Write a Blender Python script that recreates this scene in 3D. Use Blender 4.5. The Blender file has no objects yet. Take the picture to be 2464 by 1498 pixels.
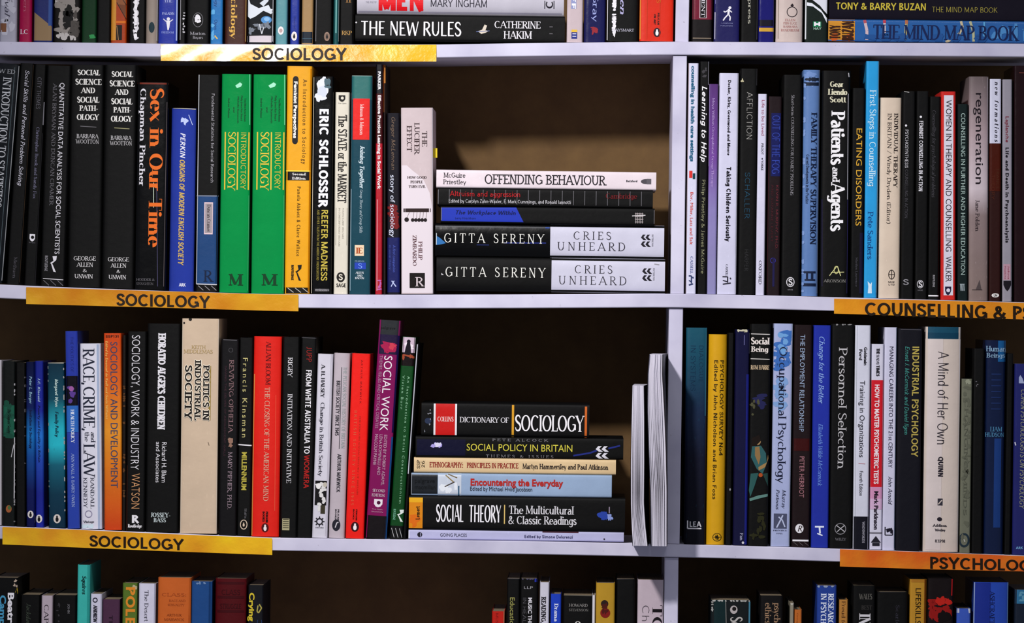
import bpy, math, random
from mathutils import Vector, Euler
random.seed(7)
scene = bpy.context.scene
COL = scene.collection
pi = math.pi

# ------------------------------------------------------------------ camera
W, H = 2464, 1498
DIST = 6.0                      # metres from lens to the front of the shelves
PXM = 0.00042                   # metres on the shelf front per picture pixel
FOC = DIST / PXM
cam_d = bpy.data.cameras.new('camera')
cam = bpy.data.objects.new('camera', cam_d)
COL.objects.link(cam)
cam.location = (0, -DIST, 0)
CR = (Euler((0, 0, 0.012)).to_matrix() @ Euler((pi/2, 0, 0)).to_matrix()
      @ Euler((0, 0, 0.0128)).to_matrix())
cam.rotation_euler = CR.to_euler()
cam_d.sensor_fit = 'HORIZONTAL'
cam_d.sensor_width = 36
cam_d.lens = 36 * FOC / W
cam_d.clip_start = 0.05
scene.camera = cam

def P(px, py, y=0.0):
    """point at depth y behind the shelf front seen at a picture position (measured off the photograph)"""
    d = CR @ Vector(((px - W/2) / FOC, -(py - H/2) / FOC, -1))
    t = (y + DIST) / d.y
    return Vector((d.x * t, y, d.z * t))

# ------------------------------------------------------------------ light
world = bpy.data.worlds.new('world')
scene.world = world
world.use_nodes = True
wb = world.node_tree.nodes['Background']
wb.inputs[0].default_value = (0.80, 0.83, 1.0, 1)
wb.inputs[1].default_value = 0.21

def lamp(name, kind, loc, aim, energy, color, **kw):
    d = bpy.data.lights.new(name, kind)
    d.energy = energy
    d.color = color
    for k, v in kw.items():
        setattr(d, k, v)
    o = bpy.data.objects.new(name, d)
    COL.objects.link(o)
    o.location = loc
    o.rotation_euler = (Vector(aim) - Vector(loc)).to_track_quat('-Z', 'Y').to_euler()
    return o

# a ceiling spotlight up on the left and an added, unseen soft fill lamp
lamp('ceiling_spotlight', 'SPOT', (-0.42, -1.15, 0.66), (0.03, 0.0, -0.15), 79, (1.0, 0.965, 0.95),
     spot_size=math.radians(74), spot_blend=1.0, shadow_soft_size=0.045)
lamp('added_fill', 'AREA', (0.2, -1.7, 1.35), (0.0, 0.0, -0.1), 9, (0.93, 0.93, 1.0),
     shape='RECTANGLE', size=1.2, size_y=0.3)

scene.view_settings.view_transform = 'Standard'
scene.view_settings.look = 'None'
scene.view_settings.gamma = 1
scene.view_settings.exposure = 0.0
scene.view_settings.use_curve_mapping = False

# ------------------------------------------------------------------ materials
def lin(c):
    c /= 255
    return c / 12.92 if c <= 0.04045 else ((c + 0.055) / 1.055) ** 2.4

def rgb(h):
    if isinstance(h, str):
        h = tuple(int(h[i:i+2], 16) for i in (0, 2, 4))
    return tuple(max(0.0, lin(c) - .005) * 1.01 for c in h) + (1.0,)

MATS = {}
def mat(col, kind='card', rough=0.42, col2=None, grad=None, span=None):
    key = (col, kind, rough, col2, tuple(grad) if grad else None, span)
    if key in MATS:
        return MATS[key]
    m = bpy.data.materials.new(kind + '_' + str(col))
    m.use_nodes = True
    nt = m.node_tree
    N, L = nt.nodes, nt.links
    b = N['Principled BSDF']
    b.inputs['Roughness'].default_value = rough
    b.inputs['Specular IOR Level'].default_value = 0.16
    b.inputs['Base Color'].default_value = rgb(col)
    MATS[key] = m
    if kind == 'ink':
        b.inputs['Roughness'].default_value = 0.5
        return m
    tc = N.new('ShaderNodeTexCoord')
    nz = N.new('ShaderNodeTexNoise')
    L.new(tc.outputs['Object'], nz.inputs['Vector'])
    bump = N.new('ShaderNodeBump')
    L.new(bump.outputs[0], b.inputs['Normal'])
    c = rgb(col)
    mix = N.new('ShaderNodeMix')
    mix.data_type = 'RGBA'
    if kind in ('card', 'gloss', 'shine'):
        # a worn printed cover: faint mottling, scuffs, a slightly rippled laminate
        nz.inputs['Scale'].default_value = 35
        nz.inputs['Detail'].default_value = 6
        mix.inputs[6].default_value = tuple(v * 0.84 for v in c[:3]) + (1,)
        mix.inputs[7].default_value = tuple(min(1, v * 1.10) for v in c[:3]) + (1,)
        L.new(nz.outputs[0], mix.inputs[0])
        out = mix.outputs[2]
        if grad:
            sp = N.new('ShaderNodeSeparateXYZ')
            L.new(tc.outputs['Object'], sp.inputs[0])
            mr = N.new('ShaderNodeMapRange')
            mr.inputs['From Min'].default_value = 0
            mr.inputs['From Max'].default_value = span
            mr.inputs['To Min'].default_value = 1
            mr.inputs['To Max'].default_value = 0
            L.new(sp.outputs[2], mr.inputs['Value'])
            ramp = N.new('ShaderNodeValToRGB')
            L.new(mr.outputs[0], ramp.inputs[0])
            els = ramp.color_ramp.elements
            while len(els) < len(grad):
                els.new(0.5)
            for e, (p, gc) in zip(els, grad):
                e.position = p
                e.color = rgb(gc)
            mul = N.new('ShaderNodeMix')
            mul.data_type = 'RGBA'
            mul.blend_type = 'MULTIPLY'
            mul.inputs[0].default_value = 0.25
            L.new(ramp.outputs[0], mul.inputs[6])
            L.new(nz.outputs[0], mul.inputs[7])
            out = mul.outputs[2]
        scr = N.new('ShaderNodeTexNoise')
        scr.inputs['Scale'].default_value = 420
        scr.inputs['Detail'].default_value = 3
        mp = N.new('ShaderNodeMapping')
        mp.inputs['Scale'].default_value = (1.6, 1, 0.35)
        L.new(tc.outputs['Object'], mp.inputs[0])
        L.new(mp.outputs[0], scr.inputs['Vector'])
        th = N.new('ShaderNodeMapRange')
        th.inputs['From Min'].default_value = 0.66
        th.inputs['From Max'].default_value = 0.78
        th.inputs['To Max'].default_value = 0.35
        L.new(scr.outputs[0], th.inputs['Value'])
        sc = N.new('ShaderNodeMix')
        sc.data_type = 'RGBA'
        L.new(th.outputs[0], sc.inputs[0])
        L.new(out, sc.inputs[6])
        sc.inputs[7].default_value = tuple(min(1, v * 1.35 + 0.006) for v in c[:3]) + (1,)
        L.new(sc.outputs[2], b.inputs['Base Color'])
        bn = N.new('ShaderNodeTexNoise')
        bn.inputs['Scale'].default_value = 60 if kind != 'card' else 160
        bn.inputs['Detail'].default_value = 4
        L.new(tc.outputs['Object'], bn.inputs['Vector'])
        L.new(bn.outputs[0], bump.inputs['Height'])
        bump.inputs['Strength'].default_value = {'card': 0.05, 'gloss': 0.12, 'shine': 0.2}[kind]
        bump.inputs['Distance'].default_value = 0.004
        if kind != 'card':
            b.inputs['Roughness'].default_value = 0.26 if kind == 'gloss' else 0.17
            b.inputs['Coat Weight'].default_value = 0.3
            b.inputs['Coat Roughness'].default_value = 0.12
    elif kind == 'pages':
        wv = N.new('ShaderNodeTexWave')
        wv.bands_direction = 'X' if col2 is None else 'Z'
        wv.inputs['Scale'].default_value = 260
        wv.inputs['Distortion'].default_value = 1.2
        wv.inputs['Detail'].default_value = 2
        L.new(tc.outputs['Object'], wv.inputs['Vector'])
        mix.inputs[6].default_value = tuple(v * 0.74 for v in c[:3]) + (1,)
        mix.inputs[7].default_value = c
        L.new(wv.outputs[1], mix.inputs[0])
        L.new(mix.outputs[2], b.inputs['Base Color'])
        L.new(wv.outputs[1], bump.inputs['Height'])
        bump.inputs['Strength'].default_value = 0.15
        b.inputs['Roughness'].default_value = 0.8
    elif kind == 'sign':
        # glossy paper slip: glare painted as brighter yellow blotches, puckered film on top
        nz.inputs['Scale'].default_value = 9
        nz.inputs['Detail'].default_value = 3
        mr = N.new('ShaderNodeMapRange')
        mr.inputs['From Min'].default_value = 0.42
        mr.inputs['From Max'].default_value = 0.62
        L.new(nz.outputs[0], mr.inputs['Value'])
        mix.inputs[6].default_value = c
        mix.inputs[7].default_value = rgb(col2)
        L.new(mr.outputs[0], mix.inputs[0])
        L.new(mix.outputs[2], b.inputs['Base Color'])
        bn = N.new('ShaderNodeTexNoise')
        bn.inputs['Scale'].default_value = 26
        bn.inputs['Detail'].default_value = 5
        bn.inputs['Roughness'].default_value = 0.6
        L.new(tc.outputs['Object'], bn.inputs['Vector'])
        L.new(bn.outputs[0], bump.inputs['Height'])
        bump.inputs['Strength'].default_value = 0.35
        bump.inputs['Distance'].default_value = 0.006
        b.inputs['Roughness'].default_value = 0.3
        b.inputs['Coat Weight'].default_value = 0.8
        b.inputs['Coat Roughness'].default_value = 0.07
    elif kind == 'laminate':
        nz.inputs['Scale'].default_value = 14
        nz.inputs['Detail'].default_value = 8
        mr = N.new('ShaderNodeMapRange')
        mr.inputs['From Min'].default_value = 0.38
        mr.inputs['From Max'].default_value = 0.72
        L.new(nz.outputs[0], mr.inputs['Value'])
        mix.inputs[6].default_value = c
        mix.inputs[7].default_value = rgb(col2)
        L.new(mr.outputs[0], mix.inputs[0])
        sp = N.new('ShaderNodeTexNoise')
        sp.inputs['Scale'].default_value = 240
        L.new(tc.outputs['Object'], sp.inputs['Vector'])
        th = N.new('ShaderNodeMapRange')
        th.inputs['From Min'].default_value = 0.70
        th.inputs['From Max'].default_value = 0.78
        th.inputs['To Max'].default_value = 0.5
        L.new(sp.outputs[0], th.inputs['Value'])
        dk = N.new('ShaderNodeMix')
        dk.data_type = 'RGBA'
        L.new(th.outputs[0], dk.inputs[0])
        L.new(mix.outputs[2], dk.inputs[6])
        dk.inputs[7].default_value = rgb('6d6570')
        L.new(dk.outputs[2], b.inputs['Base Color'])
        L.new(nz.outputs[0], bump.inputs['Height'])
        bump.inputs['Strength'].default_value = 0.03
    elif kind == 'hardboard':
        nz.inputs['Scale'].default_value = 22
        nz.inputs['Detail'].default_value = 9
        nz.inputs['Roughness'].default_value = 0.7
        mix.inputs[6].default_value = c
        mix.inputs[7].default_value = rgb(col2)
        L.new(nz.outputs[0], mix.inputs[0])
        L.new(mix.outputs[2], b.inputs['Base Color'])
        L.new(nz.outputs[0], bump.inputs['Height'])
        bump.inputs['Strength'].default_value = 0.1
        b.inputs['Roughness'].default_value = 0.75
    return m

# ------------------------------------------------------------------ lettering
# skeleton letters: strokes joined by '|'. First word = flags:
#  n thin  T thick  m thick in the middle  s/e foot serif at start/end  B/E upright serif at start/end
#  a = arc (centre, radii, angles)  c = smooth curve  d = dot
G = {
'A': (.76, "ns .05,0 .38,1|Te .38,1 .72,0|n .17,.34 .60,.34"),
'B': (.62, "se .13,0 .13,1|n .13,1 .30,1|a .30,.765 .21,.235 90,-90|n .13,.53 .32,.53|a .31,.265 .25,.265 90,-90|n .13,0 .31,0"),
'C': (.74, "a .41,.5 .34,.5 45,315"),
'D': (.74, "se .13,0 .13,1|n .13,1 .32,1|a .32,.5 .36,.5 90,-90|n .13,0 .32,0"),
'E': (.58, "se .13,0 .13,1|nE .13,1 .52,1|n .13,.52 .44,.52|nE .13,0 .54,0"),
'F': (.54, "se .13,0 .13,1|nE .13,1 .52,1|n .13,.50 .43,.50"),
'G': (.78, "a .41,.5 .34,.5 45,325|- .70,.10 .70,.44|n .48,.44 .72,.44"),
'H': (.76, "se .13,0 .13,1|se .63,0 .63,1|n .13,.52 .63,.52"),
'I': (.28, "se .14,0 .14,1"),
'J': (.42, "e .29,.22 .29,1|a .14,.22 .15,.22 0,-120"),
'K': (.70, "se .13,0 .13,1|ne .15,.42 .58,1|Te .27,.56 .65,0"),
'L': (.54, "se .13,0 .13,1|nE .13,0 .51,0"),
'M': (.90, "nse .12,0 .12,1|T .12,1 .45,.08|n .45,.08 .78,1|Tse .78,0 .78,1"),
'N': (.76, "nse .13,0 .13,1|T .13,1 .63,0|ne .63,0 .63,1"),
'O': (.80, "a .40,.5 .35,.5 0,360"),
'P': (.60, "se .13,0 .13,1|n .13,1 .29,1|a .29,.73 .25,.27 90,-90|n .13,.46 .29,.46"),
'Q': (.80, "a .40,.5 .35,.5 0,360|T .44,.22 .74,-.08"),
'R': (.66, "se .13,0 .13,1|n .13,1 .29,1|a .29,.74 .25,.26 90,-90|n .13,.48 .29,.48|Te .30,.48 .63,0"),
'S': (.56, "cm .47,.80 .41,.94 .28,1 .14,.94 .09,.77 .16,.62 .29,.52 .43,.41 .49,.24 .42,.06 .27,0 .13,.05 .07,.22"),
'T': (.64, "s .32,0 .32,1|nBE .04,1 .60,1"),
'U': (.74, "e .13,.34 .13,1|a .37,.34 .24,.34 180,360|ne .61,.34 .61,1"),
'V': (.72, "Ts .04,1 .36,0|ne .36,0 .68,1"),
'W': (1.02, "Ts .04,1 .28,0|n .28,0 .51,.92|T .51,.92 .75,0|ne .75,0 .98,1"),
'X': (.70, "Tse .06,1 .64,0|nse .06,0 .64,1"),
'Y': (.68, "Ts .04,1 .34,.46|ns .64,1 .34,.46|e .34,.46 .34,0"),
'Z': (.60, "nB .07,1 .54,1|T .54,1 .06,0|nE .06,0 .56,0"),
'a': (.54, "- .43,0 .43,.44|a .27,.44 .16,.22 0,150|cm .43,.38 .22,.36 .09,.19 .14,.03 .28,0 .43,.14"),
'b': (.58, "s .12,1 .12,0|a .31,.33 .21,.33 0,360"),
'c': (.50, "a .29,.33 .22,.33 48,312"),
'd': (.58, "a .27,.33 .21,.33 0,360|se .47,0 .47,1"),
'e': (.52, "a .28,.33 .22,.33 0,315|n .08,.36 .49,.36"),
'f': (.34, "s .15,0 .15,.80|a .29,.80 .14,.20 180,60|n .03,.64 .31,.64"),
'g': (.56, "a .27,.33 .20,.33 0,360|- .47,.66 .47,-.08|a .27,-.08 .20,.21 0,-150"),
'h': (.60, "se .12,0 .12,1|a .30,.42 .18,.24 180,0|s .48,0 .48,.42"),
'i': (.26, "se .13,0 .13,.66|d .13,.88"),
'j': (.26, "- .15,-.1 .15,.66|a .03,-.1 .12,.17 0,-110|d .15,.88"),
'k': (.54, "se .12,0 .12,1|ne .13,.24 .43,.66|Te .22,.36 .50,0"),
'l': (.26, "se .13,0 .13,1"),
'm': (.90, "se .12,0 .12,.66|a .28,.44 .16,.22 180,0|s .44,0 .44,.44|a .60,.44 .16,.22 180,0|s .76,0 .76,.44"),
'n': (.60, "se .12,0 .12,.66|a .30,.42 .18,.24 180,0|s .48,0 .48,.42"),
'o': (.56, "a .28,.33 .23,.33 0,360"),
'p': (.58, "s .12,-.28 .12,.66|a .31,.33 .21,.33 0,360"),
'q': (.58, "s .47,-.28 .47,.66|a .27,.33 .21,.33 0,360"),
'r': (.40, "se .12,0 .12,.66|a .29,.44 .17,.22 180,55"),
's': (.44, "cm .36,.54 .29,.65 .2,.66 .1,.6 .08,.48 .15,.38 .25,.31 .35,.23 .37,.12 .3,.02 .19,0 .1,.03 .06,.14"),
't': (.36, "- .15,.16 .15,.92|a .27,.16 .12,.16 180,320|n .02,.64 .32,.64"),
'u': (.60, "s .12,.22 .12,.66|a .30,.22 .18,.22 180,360|s .48,0 .48,.66"),
'v': (.52, "T .05,.66 .26,0|n .26,0 .47,.66"),
'w': (.78, "T .05,.66 .22,0|n .22,0 .39,.62|T .39,.62 .56,0|n .56,0 .73,.66"),
'x': (.52, "T .06,.66 .46,0|n .06,0 .46,.66"),
'y': (.52, "T .05,.66 .26,.02|n .47,.66 .18,-.26"),
'z': (.46, "n .06,.66 .41,.66|T .41,.66 .05,0|n .05,0 .43,0"),
'0': (.60, "a .30,.5 .24,.5 0,360"), '1': (.36, "s .2,0 .2,1|n .06,.82 .2,1"),
'2': (.56, "c .08,.75 .15,.94 .28,1 .42,.93 .47,.76 .40,.55 .07,0|n .07,0 .50,0"),
'4': (.60, "- .42,0 .42,1|n .42,1 .05,.28|n .05,.28 .55,.28"),
'5': (.56, "- .12,1 .10,.55|n .12,1 .46,1|c .10,.55 .28,.62 .45,.5 .48,.3 .40,.08 .25,0 .08,.06"),
'9': (.58, "a .29,.68 .22,.32 0,360|c .51,.68 .5,.4 .4,.12 .2,0"),
'8': (.58, "a .29,.74 .19,.26 0,360|a .29,.25 .22,.25 0,360"), '7': (.54, "n .05,1 .48,1|T .48,1 .2,0"),
'6': (.58, "a .29,.32 .22,.32 0,360|c .07,.32 .08,.6 .18,.88 .38,1"),
'3': (.56, "c .08,.85 .26,1 .44,.9 .44,.65 .25,.53|c .25,.53 .47,.42 .48,.15 .28,0 .07,.12"),
'&': (.76, "cm .68,.5 .5,.1 .28,0 .1,.1 .09,.32 .28,.52 .42,.72 .36,.96 .2,.9 .22,.66 .44,.3 .72,0"),
'.': (.24, "d .12,.06"), ',': (.24, "T .14,.1 .08,-.16"), ':': (.24, "d .12,.08|d .12,.56"),
"'": (.2, "- .1,.76 .1,1"), '-': (.4, "- .06,.34 .34,.34"), '/': (.5, "n .04,-.1 .46,1.05"),
'(': (.34, "a .34,.45 .22,.62 120,240"), ')': (.34, "a 0,.45 .22,.62 60,-60"),
'|': (.24, "- .12,-.15 .12,1.05"), '*': (.36, "d .18,.45"), '!': (.26, "- .13,.3 .13,1|d .13,.06"),
}
# stem, hairline, serif length, slant, tracking
STY = {
 's': (.135, .055, .085, 0, .0), 'sb': (.21, .07, .09, 0, .02), 'd': (.24, .03, .09, 0, .03),
 'sl': (.12, .10, .10, 0, .02), 'slb': (.22, .16, .10, 0, .04), 'g': (.105, .095, 0, 0, .02),
 'gb': (.165, .155, 0, 0, .04), 'slc': (.15, .10, .06, 0, .03), 'sr': (.10, .055, .07, 0, 0), 'gs': (.195, .18, 0, 0, .045), 'gx': (.24, .20, 0, 0, .07), 'gl': (.075, .065, 0, 0, .03),
 'si': (.13, .055, .05, .24, .0), 'sib': (.22, .08, .05, .24, .04), 'gi': (.12, .10, 0, .2, .02),
 'gib': (.18, .16, 0, .2, .05), 'st': (.095, .05, .07, 0, .30), 'gt': (.12, .11, 0, 0, .30),
 'o': (.115, .07, 0, 0, .02),
}
def catmull(p, n):
    out = []
    q = [p[0]] + p + [p[-1]]
    for i in range(1, len(q) - 2):
        a, b, c, d = q[i-1], q[i], q[i+1], q[i+2]
        for k in range(n):
            t = k / n
            out.append(tuple(.5 * (2*b[j] + (c[j]-a[j])*t + (2*a[j]-5*b[j]+4*c[j]-d[j])*t*t
                                   + (3*b[j]-a[j]-3*c[j]+d[j])*t**3) for j in (0, 1)))
    out.append(p[-1])
    return out

GC = {}
def glyph(ch, T, t, sf, res):
    key = (ch, round(T, 3), round(t, 3), sf, res)
    if key in GC:
        return GC[key]
    polys = []
    for st in G[ch][1].split('|'):
        fl, *nums = st.split(' ')
        pts = [tuple(float(v) for v in q.split(',')) for q in nums]
        if 'd' in fl:
            r = max(t, T) * .62
            x, y = pts[0]
            polys.append([(x + r*math.cos(k*pi/4), y + r*math.sin(k*pi/4)) for k in range(8)])
            continue
        if 'a' in fl:
            (cx, cy), (rx, ry), (a0, a1) = pts
            # curves stay inside cap and base lines
            ry -= t/2; rx -= T*.18
            n = max(4, int(abs(a1-a0) / 180 * res))
            pts = [(cx + rx*math.cos(math.radians(a0+(a1-a0)*k/n)),
                    cy + ry*math.sin(math.radians(a0+(a1-a0)*k/n))) for k in range(n+1)]
        elif 'c' in fl:
            pts = [(x, t/2 + y*(1-t) if y <= 1 else y) for x, y in pts]
            pts = catmull(pts, max(1, res // 4))
        elif 'n' in fl and pts[0][1] == pts[1][1] and pts[0][1] in (0, 1, .66):
            y = pts[0][1]
            y = t/2 if y == 0 else y - t/2
            pts = [(pts[0][0], y), (pts[1][0], y)]
        L, R = [], []
        n = len(pts)
        for i, (x, y) in enumerate(pts):
            a, b = pts[max(0, i-1)], pts[min(n-1, i+1)]
            dx, dy = b[0]-a[0], b[1]-a[1]
            l = math.hypot(dx, dy) or 1
            dx /= l; dy /= l
            if 'n' in fl: w = t
            elif 'T' in fl: w = T
            elif 'm' in fl: w = t + (T-t) * math.sin(pi * i/(n-1))
            else: w = t + (T-t) * abs(dy)**1.4
            L.append((x - dy*w/2, y + dx*w/2)); R.append((x + dy*w/2, y - dx*w/2))
        for i in range(n-1):
            polys.append([L[i], L[i+1], R[i+1], R[i]])
        if sf:
            for flag, (x, y) in (('s', pts[0]), ('e', pts[-1])):
                if flag in fl:
                    up = 1 if y < .3 else -1
                    h = t * .9
                    w = (T if 'n' not in fl else t)/2 + sf
                    polys.append([(x-w, y), (x+w, y), (x+w, y+up*h), (x-w, y+up*h)])
            for flag, (x, y) in (('B', pts[0]), ('E', pts[-1])):
                if flag in fl:
                    dn = -1 if y > .5 else 1
                    polys.append([(x-t*.5, y), (x+t*.5, y), (x+t*.5, y+dn*.2), (x-t*.5, y+dn*.2)])
    GC[key] = polys
    return polys

# the plain sans alphabet that comes with the program, turned into outlines once
SANS = {}
def load_sans():
    chars = [chr(c) for c in range(33, 127)]
    objs = []
    for wt, off in (('i', 0.0), ('ib', 0.032), ('il', -0.012)):
        for body in chars + ['H' + c + 'H' for c in chars] + ['HH']:
            cu = bpy.data.curves.new('t', 'FONT')
            cu.body = body
            cu.resolution_u = 3
            cu.offset = off
            o = bpy.data.objects.new('t', cu)
            COL.objects.link(o)
            objs.append((wt, body, o))
    dg = bpy.context.evaluated_depsgraph_get()
    dg.update()
    info = {}
    for wt, body, o in objs:
        ev = o.evaluated_get(dg)
        me = ev.to_mesh()
        vs = [(v.co.x, v.co.y) for v in me.vertices]
        fs = [tuple(p.vertices) for p in me.polygons]
        info[wt, body] = (vs, fs)
        ev.to_mesh_clear()
    for wt, body, o in objs:
        cu = o.data
        bpy.data.objects.remove(o)
        bpy.data.curves.remove(cu)
    for wt in ('i', 'ib', 'il'):
        hv = info[wt, 'H'][0]
        cap = max(v[1] for v in hv)
        mx = lambda b: max(v[0] for v in info[wt, b][0])
        base = mx('HH')
        for c in chars:
            adv = mx('H' + c + 'H') - base
            vs, fs = info[wt, c]
            SANS[wt, c] = (adv/cap, [[(vs[i][0]/cap, vs[i][1]/cap) for i in f] for f in fs])
load_sans()

def text_polys(txt, style, aspect, size_px):
    """polygons of a line of text with x in 0..1 over its length, y in cap heights; aspect = length / cap height"""
    track = 0
    if style.endswith('+'):
        style = style[:-1]; track = .28
    items = []
    x = 0
    if style in ('i', 'ib', 'il', 'ii'):
        wt = 'i' if style == 'ii' else style
        for ch in txt:
            if ch == ' ':
                x += .38 + track; continue
            adv, pl = SANS[wt, ch]
            items.append((x, pl)); x += adv + track
        total = x - .06 - track
        x0 = .05
        out = []
        for ox, pl in items:
            for p in pl:
                out.append([((px+ox-x0)/(total-x0), py) for px, py in p])
        return out
    T, t, sf, slant, tr = STY[style]
    track += tr
    nat = sum((.30 if c == ' ' else G[c][0]) + track for c in txt)
    k = max(.35, min(1.8, aspect / nat))
    Te = T / k if k < 1 else T / (k ** .6)
    res = 12 if size_px > 22 else (8 if size_px > 11 else 4)
    for ch in txt:
        if ch == ' ':
            x += .30 + track; continue
        items.append((x, glyph(ch, min(Te, .34), t, sf, res)))
        x += G[ch][0] + track
    total = x - track
    x0, x1 = .04, total - .04
    out = []
    for ox, pl in items:
        for p in pl:
            out.append([((px + ox + slant*py - x0)/(x1-x0), py) for px, py in p])
    return out

# ------------------------------------------------------------------ mesh helpers
class MB:
    def __init__(s):
        s.v, s.f, s.m, s.sm, s.mats = [], [], [], [], []
    def slot(s, m):
        if m not in s.mats:
            s.mats.append(m)
        return s.mats.index(m)
    def face(s, pts, m, smooth=False):
        b = len(s.v)
        s.v += [tuple(p) for p in pts]
        s.f.append(tuple(range(b, b+len(pts)))); s.m.append(s.slot(m)); s.sm.append(smooth)
    def grid(s, rows, m, smooth=False, flip=False):
        b = len(s.v)
        n = len(rows[0])
        for r in rows: s.v += [tuple(p) for p in r]
        k = s.slot(m)
        for i in range(len(rows)-1):
            for j in range(n-1):
                q = (b+i*n+j, b+i*n+j+1, b+(i+1)*n+j+1, b+(i+1)*n+j)
                s.f.append(q[::-1] if flip else q); s.m.append(k); s.sm.append(smooth)
    def box(s, x0, x1, y0, y1, z0, z1, m):
        b = len(s.v)
        s.v += [(x, y, z) for z in (z0, z1) for y in (y0, y1) for x in (x0, x1)]
        k = s.slot(m)
        for q in ((0,2,3,1), (4,5,7,6), (0,1,5,4), (1,3,7,5), (3,2,6,7), (2,0,4,6)):
            s.f.append(tuple(b+i for i in q)); s.m.append(k); s.sm.append(False)
    def build(s, name, parent=None):
        me = bpy.data.meshes.new(name)
        me.from_pydata(s.v, [], s.f)
        for m in s.mats: me.materials.append(m)
        me.polygons.foreach_set('material_index', s.m)
        me.polygons.foreach_set('use_smooth', s.sm)
        me.update()
        o = bpy.data.objects.new(name, me)
        COL.objects.link(o)
        if parent: o.parent = parent
        return o

def thing(name, label, cat, loc, group=None, tilt=0):
    o = bpy.data.objects.new(name, None)
    COL.objects.link(o)
    o.empty_display_size = .02
    o.location = loc
    o.rotation_euler = (0, tilt, 0)
    o['label'] = label; o['category'] = cat
    if group: o['group'] = group
    return o

# ------------------------------------------------------------------ printing on spines
# positions along the spine are picture pixels down (or along) it, across it fractions 0..1
def V(t, a, b, u0, u1, c='e6e4ea', st='s'): return ('v', t, a, b, u0, u1, c, st)   # along the spine
def X(t, a, b, u0, u1, c='e6e4ea', st='s'): return ('h', t, a, b, u0, u1, c, st)   # across the spine
def R(a, b, u0, u1, c): return ('r', a, b, u0, u1, c)
def E(a, u, r, c, ru=None): return ('e', a, u, r, ru or r, c)
def O(a, u, r, w, c, ru=None): return ('o', a, u, r, ru or r, w, c)
def L(pts, w, c): return ('l', pts, w, c)
def PG(pts, c): return ('p', pts, c)
def BL(a, b, u0, u1, c, n, sz, sd): return ('b', a, b, u0, u1, c, n, sz, sd)
def hatch(a, b, c='b9b7bd'):
    return [L([(a, .12 + .3*k), (b, .36 + .3*k)], 1.3, c) for k in range(3)]
def sage(a, u, r, c, bg):
    return [O(a, u, r, 1.6, c, r*.85), V('S', a-r*.5, a+r*.5, u-.12, u+.12, c, 'gb')] if bg is None else [E(a, u, r, c, r*.85), X('S', u-.12, u+.12, a-r*.62, a+r*.62, bg, 'gb')]
def rlogo(a, b, u0, u1, c):      # calligraphic R mark
    m = (a+b)/2
    return [PG([(a, u1), (a+(m-a)*.5, u1-.02), (m, u0+.25*(u1-u0)), (m-2, u0), (a+(m-a)*.6, u0+.5*(u1-u0)), (a+1, u0+.35*(u1-u0))], c),
            PG([(m-3, u0+.1*(u1-u0)), (m+1, u0+.4*(u1-u0)), (b, u1-.02), (b-1, u0+.55*(u1-u0)), (b-6, u0+.45*(u1-u0))], c)]
def olog(a, u, r, w, c, bg):     # shield-shaped mark with a disc
    du = r / w
    return [PG([(a-r, u-du), (a-r, u+du), (a+r*.2, u+du), (a+r*.8, u+du*.55), (a+r, u), (a+r*.8, u-du*.55), (a+r*.2, u-du)], c), E(a-r*.15, u+du*.1, r*.45, bg)]
def bird(a, u, r, c1, c2):       # oval with a small standing bird
    return [E(a, u, r, c1, r*.8), E(a+r*.15, u, r*.55, c2, r*.34), E(a-r*.5, u, r*.2, c2)]
def cass(a, b, u, w, c):         # two-legged bracket mark
    return [L([(a, u-.22), (a, u+.05), (b-4, u+.05)], 3, c), L([((a+b)/2, u-.2), ((a+b)/2+3, u+.05)], 2.5, c), L([(b, u-.2), (b-3, u+.22)], 3, c), L([(a+2, u+.18), (a+6, u+.22)], 3, c)]
def macm(a, b, u0, u1, c):       # two rows of wave strokes
    out = []
    for k in range(2):
        for j in range(2):
            s0 = a + (b-a)*(.08 + .42*j); s1 = s0 + (b-a)*.34
            v0 = u0 + (u1-u0)*(.54 - .54*k) ; v1 = v0 + (u1-u0)*.44
            d = (b-a)*.14
            out.append(PG([(s0+d, v1), (s1+d*.4, v1), (s1-d, (v0*.45+v1*.55)), (s1+d, v0), (s0+d*1.4, v0), (s0-d*.3, (v0*.55+v1*.45))], c))
    return out

def strips(poly):
    """cut a broad patch into narrow bands across the spine so that it follows the curve"""
    lo, hi = min(p[1] for p in poly), max(p[1] for p in poly)
    if hi - lo < .11:
        return [poly]
    def half(p, u, keep_above):
        out = []
        for i in range(len(p)):
            a, b = p[i-1], p[i]
            ia, ib = (a[1] >= u) == keep_above, (b[1] >= u) == keep_above
            if ia != ib:
                f = (u - a[1]) / (b[1] - a[1])
                out.append((a[0] + (b[0]-a[0])*f, u))
            if ib:
                out.append(b)
        return out
    cuts = [0, .03, .07, .12, .19, .27, .36, .45, .55, .64, .73, .81, .88, .93, .97, 1.0001]
    res = []
    for c0, c1 in zip(cuts, cuts[1:]):
        if c1 <= lo or c0 >= hi: continue
        q = poly
        if c0 > lo: q = half(q, c0, True)
        if c1 < hi and len(q) > 2: q = half(q, c1, False)
        if len(q) > 2: res.append(q)
    return res

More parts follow.
